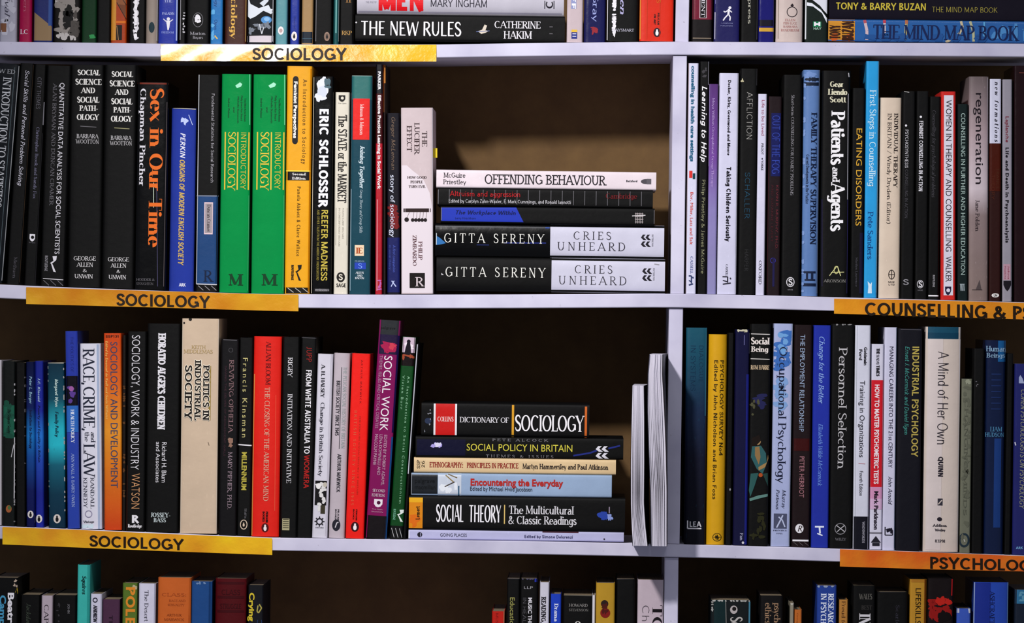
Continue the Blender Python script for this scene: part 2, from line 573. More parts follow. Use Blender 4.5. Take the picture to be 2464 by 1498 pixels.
def decorate(mb, items, fs, wpx, lpx, pos, ysp, lying=False, ink=None):
    """fs: picture position along the spine -> 0..1;  pos(s,u,y) -> local point;  ysp(u) -> local depth of the spine skin"""
    lay = 0
    cnt = [0]
    for it in sorted(items, key=lambda q: q[0] in 'vh'):
        lay += 1
        off = .00016 + .00003 * lay
        k = it[0]
        def put(poly, c):
            m = mat(c, 'ink')
            cnt[0] += 1
            jit = off + .0000035 * (cnt[0] % 8)      # overlapping strokes never share one plane
            for q in strips(poly):
                mb.face([pos(s, u, ysp(min(1, max(0, u))) - jit) for s, u in q], m)
        if k in 'vh':
            if k == 'v': _, t, a, b, u0, u1, c, st = it
            else: _, t, u0, u1, a, b, c, st = it
            if k == 'v':
                asp = (b-a) / max(1e-6, (u1-u0)*wpx)
                for p in text_polys(t, st, asp, (u1-u0)*wpx):
                    put([(fs(a + x*(b-a)), u0 + y*(u1-u0)) for x, y in p], c)
            else:
                asp = (u1-u0)*wpx / max(1e-6, (b-a))
                for p in text_polys(t, st, asp, b-a):
                    put([(fs(b - y*(b-a)), u0 + x*(u1-u0)) for x, y in p], c)
        elif k == 'r':
            _, a, b, u0, u1, c = it
            n = max(1, int(round((u1-u0)*12)))
            rows = [[pos(fs(q), u0+(u1-u0)*i/n, ysp(u0+(u1-u0)*i/n) - off) for i in range(n+1)] for q in (a, b)]
            mb.grid(rows, mat(c, 'card') if (b-a) * (u1-u0)*wpx > 900 else mat(c, 'ink'), smooth=True)
        elif k == 'e':
            _, a, u, r, ru, c = it
            put([(fs(a + r*math.sin(q*pi/9)), u + ru/wpx*math.cos(q*pi/9)) for q in range(18)], c)
        elif k in 'ol':
            if k == 'o':
                _, a, u, r, ru, w, c = it
                pts = [(a + r*math.sin(q*pi/10), u + ru/wpx*math.cos(q*pi/10)) for q in range(21)]
            else:
                _, pts, w, c = it
            for (a0, v0), (a1, v1) in zip(pts, pts[1:]):
                dx, dy = a1-a0, (v1-v0)*wpx
                l = math.hypot(dx, dy) or 1
                nx, ny = -dy/l*w/2, dx/l*w/2/wpx
                n = max(1, int(abs(v1-v0)*8))
                for i in range(n):
                    f0, f1 = i/n, (i+1)/n
                    p0, p1 = (a0+(a1-a0)*f0, v0+(v1-v0)*f0), (a0+(a1-a0)*f1, v0+(v1-v0)*f1)
                    put([(fs(p0[0]+nx), p0[1]+ny), (fs(p1[0]+nx), p1[1]+ny), (fs(p1[0]-nx), p1[1]-ny), (fs(p0[0]-nx), p0[1]-ny)], c)
        elif k == 'p':
            _, pts, c = it
            put([(fs(a), u) for a, u in pts], c)
        elif k == 'b':
            _, a, b, u0, u1, c, n, sz, sd = it
            rg = random.Random(sd)
            for _i in range(n):
                ca = rg.uniform(a+sz*.6, b-sz*.6) if b-a > sz*1.2 else (a+b)/2
                ru = sz/wpx
                cu = rg.uniform(u0+ru*.5, u1-ru*.5) if u1-u0 > ru else (u0+u1)/2
                q0 = rg.uniform(0, 6.3)
                st = rg.uniform(.5, 1.5)
                nn = rg.randint(6, 10)
                pl = []
                for q in range(nn):
                    rr = sz * rg.uniform(.35, .75)
                    an = q0 + q*2*pi/nn
                    pl.append((fs(min(b, max(a, ca + rr*st*math.sin(an)))), min(u1, max(u0, cu + rr/st*math.cos(an)/wpx))))
                put(pl, c)

PAGE_TONES = ['d8cdb4', 'cfc3a6', 'ded6c6', 'c9b998']
NB = [0]

def cover_and_pages(t, w, h, depth, mb, pos, bulge, pw, cm, hard, lying, tone):
    """pos(s,u,y) maps along/across/depth to local coordinates"""
    n = 12
    us = [i/n for i in range(n+1)]
    rs = .0012 / w
    us = sorted(set([0, rs*.3, rs, 1-rs, 1-rs*.3, 1] + us[1:-1]))
    def ysp(u):
        q = abs(2*u-1)
        y = -bulge * (1 - q**pw)
        e = min(u, 1-u) * w
        if e < .0012:
            y += .0009 * (1 - e/.0012)**2
        return y
    tc = .0022 if hard else .0005
    tu = min(.2, tc / w)
    back = depth
    # outer skin (boards and one curved spine) with an inner skin behind it
    inner = [(1-tu, back), (1-tu, .0016), (tu, .0016), (tu, back)]
    for u in (0, 1):
        mb.grid([[pos(0, u, back), pos(0, u, ysp(u))], [pos(1, u, back), pos(1, u, ysp(u))]], cm)
    mb.grid([[pos(s, u, ysp(u)) for u in us] for s in (0, 1)], cm, smooth=True)
    for i in range(3):
        (u0, y0), (u1, y1) = inner[i], inner[i+1]
        mb.grid([[pos(0, u0, y0), pos(0, u1, y1)], [pos(1, u0, y0), pos(1, u1, y1)]], cm)
    for s in (0, 1):
        mb.face([pos(s, u, y) for u, y in [(0, back), (0, ysp(0)), (tu, .0016), (tu, back)]], cm)
        mb.face([pos(s, u, y) for u, y in [(1, back), (1, ysp(1)), (1-tu, .0016), (1-tu, back)]], cm)
        mb.face([pos(s, u, y) for u, y in [(tu, .0016)] + [(u, ysp(u)) for u in us] + [(1-tu, .0016)]], cm)
    mb.face([pos(0, 0, back), pos(1, 0, back), pos(1, tu, back), pos(0, tu, back)], cm)
    mb.face([pos(0, 1, back), pos(1, 1, back), pos(1, 1-tu, back), pos(0, 1-tu, back)], cm)
    pb = MB()
    e = (.0035 if hard else .0006) / h
    y0, y1 = .0018, back - (.004 if hard else .0008)
    g = .00015 / w
    c = [pos(s, u, y) for s in (e, 1-e) for u in (tu+g, 1-tu-g) for y in (y0, y1)]
    pm = mat(tone, 'pages', .8, 'x' if lying else None)
    for q in ((0,1,3,2), (4,6,7,5), (0,4,5,1), (2,3,7,6), (1,5,7,3), (0,2,6,4)):
        pb.face([c[i] for i in q], pm)
    return ysp, pb

def shelf_z(row, x):
    pts = SHELF_TOP[row]
    for (x0, z0), (x1, z1) in zip(pts, pts[1:]):
        if x <= x1:
            return z0 + (z1-z0) * (x-x0)/(x1-x0)
    return pts[-1][1]

def poly_y(row, px):
    pts = TOP_PX[row]
    for (x0, y0), (x1, y1) in zip(pts, pts[1:]):
        if px <= x1:
            return y0 + (y1-y0) * (px-x0)/(x1-x0)
    return pts[-1][1]

def B(label, row, xt0, xt1, yt, xb0, xb1, col, dec=(), dp=None, bu=.8, pw=8, hc=0, kind='card', grad=None, depth=None, tone=None):
    """a book standing on a shelf; top corners, bottom corners and top height as seen"""
    rg = random.Random(NB[0]*31 + 5)
    NB[0] += 1
    dp = (rg.uniform(.002, .007) if dp is None else dp)
    bulge = bu * .001
    yb = poly_y(row, (xb0+xb1)/2)
    TL, TR, BL_, BR = P(xt0, yt, dp), P(xt1, yt, dp), P(xb0, yb, dp), P(xb1, yb, dp)
    tm, bm = (TL+TR)/2, (BL_+BR)/2
    tilt = math.atan2(tm.x-bm.x, tm.z-bm.z)
    if abs(tilt) < .009: tilt *= .35
    w = max(.003, ((TR-TL).length + (BR-BL_).length)/2 * math.cos(tilt) - .0003)
    x = bm.x
    z = max(shelf_z(row, x-w/2), shelf_z(row, x), shelf_z(row, x+w/2)) + .00025 + w/2*abs(math.sin(tilt))
    h = (tm.z - z) / math.cos(tilt)
    depth = depth or min(.19 - dp, rg.uniform(.125, .155))
    t = thing('book', label, 'book', (x, dp + bulge, z), GROUPS[row, xb0 > 1620], tilt)
    pos = lambda s, u, y: (-w/2 + u*w, y, h*(1-s))
    cm = mat(col, kind, .62 if sum(rgb(col)[:3]) < .05 else .45, None, grad, round(h, 3) if grad else None)
    mb = MB()
    ysp, pb = cover_and_pages(t, w, h, depth, mb, pos, bulge, pw, cm, hc, False, tone or ('8a7c66' if row == 3 else rg.choice(PAGE_TONES)))  # darker page tone stands in for shade on the bottom shelf
    fs = lambda q: min(1.0, max(0.0, (q-yt)/(yb-yt)))
    decorate(mb, dec, fs, w/PXM, yb-yt, pos, ysp)
    mb.build('cover', t)
    pb.build('page_block', t)
    return t

def Lie(label, x0, x1, y0, y1, col, dec=(), base=None, dp=.006, bu=.8, pw=8, hc=0, kind='card', depth=.15, tone=None, row=2):
    """a book lying flat, spine to the front; picture box of its spine. returns the height of its top"""
    TL, TR, BL_, BR = P(x0, y0, dp), P(x1, y0, dp), P(x0, y1, dp), P(x1, y1, dp)
    Ln = (TR - TL).length
    w = (TL.z - BL_.z + TR.z - BR.z)/2
    cx = (TL.x+TR.x+BL_.x+BR.x)/4
    z = base
    t = thing('book', label, 'book', (cx, dp + bu*.001, z), GROUPS['lie', row])
    pos = lambda s, u, y: (-Ln/2 + s*Ln, y, u*w)
    cm = mat(col, kind, .62 if sum(rgb(col)[:3]) < .05 else .45)
    mb = MB()
    ysp, pb = cover_and_pages(t, w, Ln, depth, mb, pos, bu*.001, pw, cm, hc, True, tone or PAGE_TONES[NB[0] % 4])
    NB[0] += 1
    fs = lambda q: min(1.0, max(0.0, (q-x0)/(x1-x0)))
    decorate(mb, dec, fs, w/PXM, x1-x0, pos, ysp, True)
    mb.build('cover', t)
    pb.build('page_block', t)
    return z + w + .0002
# ------------------------------------------------------------------ bookcase
GROUPS = {(0, False): 'books on the top shelf, bay with the silver book lying down', (0, True): 'books on the top shelf beyond the upright divider',
          (1, False): 'sociology books on the second shelf', (1, True): 'counselling books on the second shelf',
          (2, False): 'sociology books on the third shelf', (2, True): 'psychology books on the third shelf',
          (3, False): 'books on the bottom shelf below the sociology books', (3, True): 'books on the bottom shelf below the psychology books',
          ('lie', 0): 'books lying flat on the top shelf', ('lie', 1): 'books stacked flat on the second shelf', ('lie', 2): 'books stacked flat on the third shelf'}
# front edges of the boards (they sag a little between their supports), measured off the photograph
TOP_PX = [
    [(-160, 99), (0, 100), (390, 105), (760, 107), (1050, 107), (1240, 104), (1600, 100), (1840, 101), (2464, 105), (2620, 106)],
    [(-160, 677), (0, 684), (190, 692), (400, 700), (640, 707), (900, 708.5), (1240, 708), (1600, 706), (1840, 710), (2060, 716), (2464, 727), (2620, 731)],
    [(-160, 1259), (0, 1265), (190, 1273), (380, 1281), (655, 1293), (900, 1296.5), (1240, 1301), (1600, 1308), (1840, 1314), (2060, 1321), (2464, 1336), (2620, 1341)],
    [(-160, 1880), (600, 1892), (1240, 1900), (1640, 1904), (2060, 1916), (2620, 1936)]]
THICK = [31.5, 33, 31, 33]
SHELF_TOP = [[(P(x, y).x, P(x, y).z) for x, y in pts] for pts in TOP_PX]
CASE_D = 0.225
lam = mat('d0cde0', 'laminate', .5, 'b4b1c8')
case = thing('bookcase', 'white laminate bookcase with sagging shelves and a brown hardboard back, filled with books', 'bookcase',
             (0, 0, SHELF_TOP[3][0][1] - .02))
czb = case.location.z
def part(mb, name):
    o = mb.build(name, case)
    o.location = (0, 0, -czb)
    return o
for r in range(4):
    mb = MB()
    th = THICK[r] * PXM
    rows = []
    n = 48
    xa, xb = SHELF_TOP[r][0][0], SHELF_TOP[r][-1][0]
    c = .0007
    prof = [(CASE_D - .004, 0), (c, 0), (0, -c), (0, -th + c), (c, -th), (CASE_D - .004, -th)]
    xs = [xa + (xb-xa)*i/n for i in range(n+1)]
    for i, x in enumerate(xs):
        z = shelf_z(r, x)
        rows.append([(x, y, z + dz) for y, dz in prof])
    mb.grid(rows, lam)
    mb.grid([[rw[-1] for rw in rows], [rw[0] for rw in rows]], lam)
    for rw in (rows[0], rows[-1]):
        mb.face(rw, lam)
    part(mb, 'shelf_board')
# upright dividers between the two bays, one between each pair of shelves
DIV = [((1632, 1664.5, -330), (1624.5, 1656.8, None), None, 0), ((1619.7, 1653, None), (1613.3, 1645.6, None), 0, 1),
       ((1610, 1643.8, None), (1602, 1635, None), 1, 2), ((1599.4, 1632.6, None), (1594, 1627, None), 2, 3)]
for (a0, a1, ya), (b0, b1, _), rt, rb in DIV:
    mb = MB()
    yf = .004
    zb = shelf_z(rb, P((b0+b1)/2, 400).x)
    if rt is None: zt = P(1640, ya).z; yt_px = ya
    else:
        xm = P((a0+a1)/2, 400).x
        zt = shelf_z(rt, xm) - THICK[rt]*PXM; yt_px = poly_y(rt, 1630) + THICK[rt]
    yb_px = poly_y(rb, 1630)
    t0, t1, q0, q1 = P(a0, yt_px, yf).x, P(a1, yt_px, yf).x, P(b0, yb_px, yf).x, P(b1, yb_px, yf).x
    zt -= .0008; zb += .0002
    g = .0006
    lo = [(q0, yf+g), (q0+g, yf), (q1-g, yf), (q1, yf+g), (q1, CASE_D-.004), (q0, CASE_D-.004)]
    up = [(t0, yf+g), (t0+g, yf), (t1-g, yf), (t1, yf+g), (t1, CASE_D-.004), (t0, CASE_D-.004)]
    for i in range(6):
        j = (i+1) % 6
        mb.face([lo[i]+(zb,), lo[j]+(zb,), up[j]+(zt,), up[i]+(zt,)], lam)
    mb.face([p+(zb,) for p in lo], lam); mb.face([p+(zt,) for p in up], lam)
    part(mb, 'divider')
mb = MB()
xa, xb = SHELF_TOP[0][0][0], SHELF_TOP[0][-1][0]
mb.box(xa, xb, CASE_D, CASE_D+.004, SHELF_TOP[3][0][1]-.02, P(0, -340).z, mat('523e2e', 'hardboard', .7, '876a44'))
part(mb, 'back_panel')

# ------------------------------------------------------------------ subject signs on the shelf edges
def sign(label, top, bot, txt, ta, tb, tcap, tbase, c1, c2, seed, tip=0.0, txt_c='241a12'):
    """top, bot: picture points along the upper and lower edge; ta..tb text extent, tcap / tbase lines of the capitals at ta"""
    rg = random.Random(seed)
    def ipol(pts, x):
        for (x0, y0), (x1, y1) in zip(pts, pts[1:]):
            if x <= x1: return y0 + (y1-y0)*(x-x0)/(x1-x0)
        return pts[-1][1]
    x0, x1 = top[0][0], top[-1][0]
    ph = [rg.uniform(0, 6) for _ in range(3)]
    def front(px, v):       # v 0 at the top edge, 1 at the bottom
        py = ipol(top, px) + (ipol(bot, px) - ipol(top, px)) * v
        wob = .0005*math.sin(px*.013+ph[0]) + .0004*math.sin(px*.031+ph[1]+v*2)
        y = -.0022 - tip*(v-.5) + wob*(.5+v*.7)
        p = P(px, py, y)
        return p
    loc = P((x0+x1)/2, ipol(bot, (x0+x1)/2), -.002)
    mb = MB()
    m = mat(c1, 'sign', .3, c2)
    n = max(30, int((x1-x0)/14))
    sub = lambda p, dy=0: (p.x-loc.x, p.y-loc.y+dy, p.z-loc.z)
    rows = [[sub(front(x0+(x1-x0)*i/n, v/4)) for i in range(n+1)] for v in range(5)]
    back = [[(p[0], p[1]+.0007, p[2]) for p in r] for r in rows]
    mb.grid(rows, m, smooth=True)
    mb.grid(back, m, smooth=True, flip=True)
    for a, b in ((rows[0], back[0]), (rows[-1], back[-1]), ([r[0] for r in rows], [r[0] for r in back]), ([r[-1] for r in rows], [r[-1] for r in back])):
        mb.grid([a, b], m)
    k = mat(txt_c, 'ink')
    asp = (tb-ta)/(tbase-tcap)
    hh = ipol(bot, ta)-ipol(top, ta)
    v0, v1 = (tcap-ipol(top, ta))/hh, (tbase-ipol(top, ta))/hh
    for i, p in enumerate(text_polys(txt, 'gs', asp, 40)):
        mb.face([sub(front(ta + x*(tb-ta), v1 + (v0-v1)*y), -.0003 - .0000035*(i % 8)) for x, y in p], k)
    o = mb.build('shelf_sign', None)
    o.location = loc
    o['label'] = label; o['category'] = 'sign'; o['group'] = 'yellow subject signs on the shelf edges'
sign('glossy yellow SOCIOLOGY sign with white glare on the topmost shelf edge', [(387, 107), (760, 108), (1050, 107.5)], [(387, 146), (760, 148), (1050, 148)],
     'SOCIOLOGY', 609, 832, 115, 144.5, 'e69a10', 'eec21c', 1, .0025)
sign('creased amber SOCIOLOGY sign below the two green books', [(63, 690.5), (400, 700.5), (640, 707.5), (718, 708)], [(63, 731), (400, 740), (640, 747), (718, 748.5)],
     'SOCIOLOGY', 282, 503, 705.5, 735, 'c47a16', 'dcaa28', 2)
sign('yellow SOCIOLOGY sign below the tall beige book', [(6, 1267), (190, 1274), (380, 1283), (655, 1294)], [(6, 1309), (190, 1316.5), (380, 1324.5), (655, 1334.5)],
     'SOCIOLOGY', 217, 440, 1286.5, 1314, 'd8911c', 'efc91e', 3)
sign('amber sign reading COUNSELLING on the second shelf edge', [(2007, 718), (2240, 722), (2464, 728), (2610, 732)], [(2007, 754), (2240, 761), (2464, 768), (2610, 772)],
     'COUNSELLING & PSYCHO', 2082, 2605, 727, 758.5, 'd27f16', 'e6a624', 4)
sign('orange sign reading PSYCHOLOGY on the third shelf edge', [(2021, 1320.5), (2240, 1328), (2464, 1337), (2610, 1342)], [(2021, 1362), (2240, 1369), (2464, 1374), (2610, 1377)],
     'PSYCHOLOGY', 2238, 2506, 1338.5, 1367.5, 'd05a16', 'e0961e', 5)
# ------------------------------------------------------------------ books, top shelf
W_, K, DIM = 'e6e4ea', '1c1a1c', '8d8b92'
BK = '0e0e0f'          # black covers
def T1(label, x0, x1, col, dec=(), h=None, **kw):
    h = h or random.Random(x0).randint(455, 560)
    return B(label, 0, x0 + h*.0125, x1 + h*.0125, 100 - h, x0, x1, col, dec, **kw)

T1('silver grey book with a brown square at the far end of the top shelf', -2, 40, 'a9a8b6', [V('survival', -60, 35, .3, .6, '3a3848', 'si'), BL(-30, 92, .05, .98, 'bdbcc8', 12, 16, 1), R(56, 77, .02, .4, '7a5038')], bu=2)
T1('crimson book between the silver grey book and a navy one', 45, 76, 'a01645', [V('women', -60, 28, .35, .62, 'b45a72'), X('LC', .12, .72, 71, 82)], bu=2, pw=4)
T1('navy book with a tan corner panel beside the crimson book', 80, 126, '232c66', [PG([(30, .03), (64, .97), (98, .97), (98, .03)], '8c7354'), R(-40, 62, .78, .96, '34508f')], bu=1.5)
T1('black and white photo spine with grainy grey blotches', 128, 192, '191716', [PG([(-60, .05), (18, .05), (22, .6), (-60, .7)], 'c9c5c1'), BL(-20, 95, .0, 1, '8d8680', 34, 17, 3), BL(10, 70, .35, .75, '100f0f', 14, 18, 4), BL(78, 97, .0, 1, 'b7b2ae', 12, 9, 5), BL(20, 95, .6, 1, '4a4541', 14, 13, 6)], bu=1.5)
T1('dark green book with a bright green fleck at its foot', 196, 232, '16351f', [BL(78, 96, .5, .95, '2c8a4a', 3, 9, 7)], bu=1.5)
T1('plain black book between the dark green and the orange patterned spine', 233, 265, BK)
T1('orange and brown patterned spine with a black square', 266, 304, 'a43c17', [R(-60, 97, .02, .33, 'c98a34'), PG([(-60, .35), (8, .35), (45, .95), (-60, .95)], '8a5232'), PG([(10, .4), (40, .9), (12, .95)], '6e3d25'), L([(6, .36), (46, .98)], 1.5, K), L([(12, .98), (-20, .4)], 1.5, K), R(60, 96, .34, .72, '1b1512'), L([(62, .38), (96, .5)], 1.2, 'b98a5a'), R(50, 56, .3, .95, 'd06a1c')], bu=1)
T1('black book with a white flaking scuff down the middle', 310, 349, BK, [BL(-40, 97, .22, .62, 'd8d6da', 46, 8, 8), BL(-20, 97, .3, .5, 'f0eef0', 22, 9, 9)], bu=1)
T1('greige book with a dark teal oval on the top shelf', 350, 379, '94877c', [E(66, .5, 13, '173038', 7), L([(-40, .94), (98, .94)], 2, 'c9c3bb')], bu=3, pw=3)
T1('blue book with a white figure emblem', 380, 427, '2a3798', [X('PALADIN', .2, .82, 30, 36, 'b9c4ee'), E(46, .52, 4, W_), PG([(50, .40), (50, .62), (66, .58), (73, .54), (73, .48), (66, .46)], W_), L([(52, .4), (46, .26)], 2, W_), L([(52, .62), (47, .76)], 2, W_), X('FREEDOM', .18, .8, 76, 81, '97a6e2'), L([(-60, .95), (98, .95)], 3, 'b9c8ee'), X('THE', .3, .7, 0, 6, 'b9c4ee')], kind='gloss', bu=2)  # pale line paints a highlight down the right edge
T1('narrow black book with a flecked worn edge beside the blue emblem book', 430, 446, BK, [L([(-80, .2), (96, .2)], 1.3, '9d9ba0'), BL(-20, 95, .5, .95, 'c9c7cb', 10, 4, 10)])
T1('wide black book with a small white angel emblem', 447, 504, BK, [O(48, .5, 17, 1, '7d7b80', 12), BL(36, 62, .36, .64, 'e4e2e6', 9, 8, 11), E(40, .48, 5, 'e4e2e6'), X('Marion', .18, .82, 77, 84, 'a9a7ad', 's'), X('Boyars', .3, .72, 87, 94, '9a989e', 's')], bu=2)
T1('sky blue book with a tiny gold fleck at its foot', 506, 535, '2a74b4', [V('sociology', -40, 16, .3, .6, '163a78', 'g'), V('Open', 48, 72, .3, .58, '163a78', 'g'), L([(86, .35), (94, .6)], 3, 'd9b45c'), BL(-30, 100, .0, .35, '5aa6d8', 8, 9, 12)], kind='gloss')
T1('brown book lettered ociology in large gold serif', 540, 593, '40221a', [V('sociology', -34, 93, .28, .56, 'd7a84e', 'd'), L([(-80, .96), (100, .96)], 1.6, 'b99a5c')], bu=1.5)
T1('dark picture spine with a white hand and a blue oval', 595, 658, '15181c', [R(86, 102, .0, 1, 'cfc6cc'), PG([(-10, .0), (10, .1), (20, .42), (12, .8), (30, .95), (34, .9), (26, .6), (40, .3), (46, .1), (40, .0)], 'd5dbe2'), PG([(8, .45), (-6, .75), (2, .8), (16, .6)], 'cdd4dc'), PG([(18, .5), (22, .95), (28, .93), (26, .5)], 'd5dbe2'), E(48, .72, 9, '4c8ac4', 13), E(46, .74, 5, '86b4dc', 7), BL(50, 84, .0, 1, '6f7680', 14, 9, 13), L([(58, .45), (82, .55), (66, .62)], 2, 'cfd3d8'), L([(86, 0), (84, 1)], 2, K), L([(-60, .97), (100, .97)], 1.5, 'c9c7cb')], bu=1)
T1('pale teal book with a white oval badge', 662, 691, '5b929a', [E(74, .46, 10, 'e4dedd', 7), E(74, .46, 5, 'b59a98', 4)], kind='gloss', bu=2)
T1('royal blue book with a white oval badge on the top shelf', 697, 720, '26368e', [E(87, .46, 11, 'e4dedd', 7), *bird(87, .46, 8, 'd9d2cc', K), V('Social', 40, 70, .4, .6, '1a2464', 'g')], kind='gloss', bu=2)
T1('tan spine with a dark navy foot on the top shelf', 725, 753, '9c7c52', [R(77, 104, 0, 1, '18222e'), L([(93, 0), (93, 1)], 1.2, '4a6a7c')], bu=1.5)
T1('black book with a brown oval badge', 755, 799, BK, [L([(-80, .1), (100, .1)], 1.4, '77757a'), E(88, .72, 11, '8a7264', 7), *bird(88, .72, 8, '7d6658', K)], bu=1)
T1('narrow dark teal book with painted highlight streaks before the lying books', 801, 815, '1c4a4c', [L([(-80, .5), (80, .5)], 3.5, '5f9a96'), L([(-80, .95), (100, .95)], 1.2, 'a9b7b4')], kind='gloss', bu=2, pw=3)  # pale lines are highlights painted on the spine
T1('black book with small ochre initials beside the lying black book', 816, 850, BK, [X('RKP', .18, .9, 74, 84, 'b48c4c', 's'), X('II', .45, .8, -4, 6, 'a87a44', 's')], bu=1)
# lying pair
zb = max(shelf_z(0, P(852, 100).x), shelf_z(0, P(1358, 100).x), shelf_z(0, P(1100, 100).x)) + .0002
zt = Lie('black book lying flat, lettered THE NEW RULES', 855, 1359, 41, 104, BK, [V('THE NEW RULES', 869, 1109, .20, .74, 'eceaee', 'o'), V('CATHERINE', 1190, 1300, .53, .80, 'dcdade', 's'), V('HAKIM', 1213, 1279, .13, .42, 'dcdade', 's'),
    PG([(1150, .40), (1160, .46), (1166, .66), (1172, .62), (1168, .44), (1176, .42), (1168, .34), (1158, .30)], 'cfc4b4'), L([(1146, .38), (1178, .42)], 1.6, '5d6a9a'), L([(1322, .6), (1330, .6)], 2, '5a585c'), L([(1322, .34), (1330, .34)], 2, '5a585c'), E(857, .68, 2, 'c9c7cb')], base=zb, row=0, depth=.14)
Lie('silver book lying flat on top, with MEN in big red capitals', 859, 1357, -22, 40, 'b7b4bf', [V('MEN', 912, 1018, .14, .92, 'd41a22', 'gx'), V('MARY INGHAM', 1036, 1172, .31, .60, '262430', 'g'), L([(1311, .28), (1311, .6)], 2, '26242c'), L([(1333, .28), (1333, .6)], 2, '26242c'), X('C', .31, .58, 1313, 1331, '26242c', 'gb'),
    V('THE AGE OF', 880, 906, .42, .5, '8d8a98', 'g'), R(862, 1352, .06, .12, '8f8c9c')], base=zt, row=0, depth=.135, bu=5, pw=2.4, kind='gloss')
T1('pinkish grey book with white lettering on blue at mid height', 1363, 1402, 'bfae b2'.replace(' ', ''), [R(-70, 22, .25, .58, '8e96c0'), V('STAFF', -70, 22, .3, .55, 'f0eef2', 'gx'), R(74, 94, .3, .66, '24307c'), R(72, 78, .3, .66, 'd9b23c'), L([(82, .36), (82, .6)], 1.6, 'e6e4ea'), L([(88, .36), (88, .6)], 1.6, 'e6e4ea')], bu=1)
T1('dark navy book with a small red flower mark', 1404, 1457, '1e1f4c', [V('Martin Gray', -120, 52, .4, .66, '9aa4d8', 's'), BL(62, 84, .3, .8, '8c2630', 7, 9, 16)], bu=2, kind='gloss')
T1('black book with a white torn strip and lavender italic lettering', 1459, 1536, BK, [L([(-80, .02), (98, .02)], 2, 'c9c7cb'), BL(-30, 96, .16, .30, 'e2e0e6', 40, 7, 18), V('the haven', -120, 33, .42, .58, 'aaa6cc', 'sib'), X('DAYSMART', .18, .86, 70, 77, 'b0aebc', 's')], bu=1.5)
T1('bright red book with a small penguin oval at its foot, beside the divider', 1538, 1620, 'd02c1a', [L([(-80, .02), (96, .02)], 3, 'd98a3c'), V('ON ART', 35, 60, .42, .48, K, 'gx'), V('PELICAN', 32, 60, .53, .58, K, 'gx'), *bird(79, .52, 11, '2a1c24', 'efe9ee'), L([(-60, .22), (96, .22)], 1.2, 'b9381a'), L([(-60, .6), (90, .6)], 1.2, 'b9381a'), V('POLITICS', -70, 8, .5, .62, 'c9681c', 's')], bu=1.2)
# beyond the divider
T1('book with a maroon upper half over a black foot, next to the divider', 1664, 1714, '1a1718', [R(-300, 47, .02, .98, '6e1c30'), R(-40, 44, .36, .72, 'b9a9ac'), R(-38, 42.5, .4, .68, '1a1416'), V('MOVEMENT', -70, 40, .46, .62, 'e6e4ea', 's'), L([(92, .05), (92, .95)], 2, '8a7c6a')], bu=1)
T1('dark navy book with a white running figure', 1717, 1779, '1f1e52', [L([(30, .04), (95, .04)], 1.8, 'b9b7c4'), L([(-50, .05), (10, .05)], 1.4, '6a68a0'), E(19, .62, 3.5, W_), L([(22, .58), (36, .56)], 5, W_), L([(36, .54), (44, .42), (50, .36)], 3, W_), L([(36, .58), (42, .64), (50, .62)], 3, W_), L([(25, .56), (30, .42), (27, .38)], 2.4, W_), L([(25, .6), (30, .7)], 2.4, W_), X('LONDON', .3, .74, 55, 58, '8f94c4', 'g'), X('PUBLISHERS', .26, .74, 61, 64, '8f94c4', 'g')], bu=1)
T1('black book with pale serif lettering reading press', 1781, 1823, BK, [V('nunnery press', -110, 57, .44, .62, 'cfcdbb', 's'), L([(-80, .96), (95, .96)], 1.2, '6a686c')], bu=1)
T1('deep blue book with a yellow band near its foot', 1824, 1862, '201f68', [R(48, 63, 0, 1, '141420'), R(67, 76, .05, .98, 'c69a34')], bu=1.2, kind='gloss')
T1('cream book with a ring drawn on it above red lettering', 1866, 1931, 'c8b7b0', [O(29, .60, 12, 1.8, '2a2226'), BL(9, 17, .54, .66, '2a2226', 4, 5, 19), X('ELLEN', .34, .72, 46, 51, 'a86a66', 's'), X('FEIN-LUCE', .28, .78, 54, 59, 'a86a66', 's'), X('BARBARA', .28, .8, 62, 67, 'a86a66', 's'), X('ROSENBLUM', .2, .86, 70, 76, 'a86a66', 's'), R(-300, 94, .0, .1, '8d7c6e')], bu=4, pw=3)  # brown strip paints shade down the left edge
T1('dark book with white curved stripes at its top edge, left of the yellow lettered one', 1936, 1991, '16201c', [PG([(-160, .0), (-8, .0), (2, .3), (16, .66), (34, .98), (-160, .98)], 'd6d9e2'), PG([(2, .08), (4, .3), (20, .7), (44, .98), (36, .98), (14, .66), (0, .32), (-4, .08)], '101512'), PG([(14, .08), (16, .35), (32, .75), (56, .98), (44, .98), (24, .7), (8, .3), (6, .08)], 'dfe3ea'), L([(-60, .03), (95, .03)], 3, 'cfd4d8'), R(52, 65, .36, .72, '1e7a4e'), R(53, 63, .4, .48, W_), R(53, 63, .6, .68, W_), R(56, 60, .4, .68, W_), X('HAY', .38, .72, 66, 72, '9fc4b0', 'gb')], bu=1)
zb = max(shelf_z(0, P(2000, 100).x), shelf_z(0, P(2560, 100).x)) + .0002
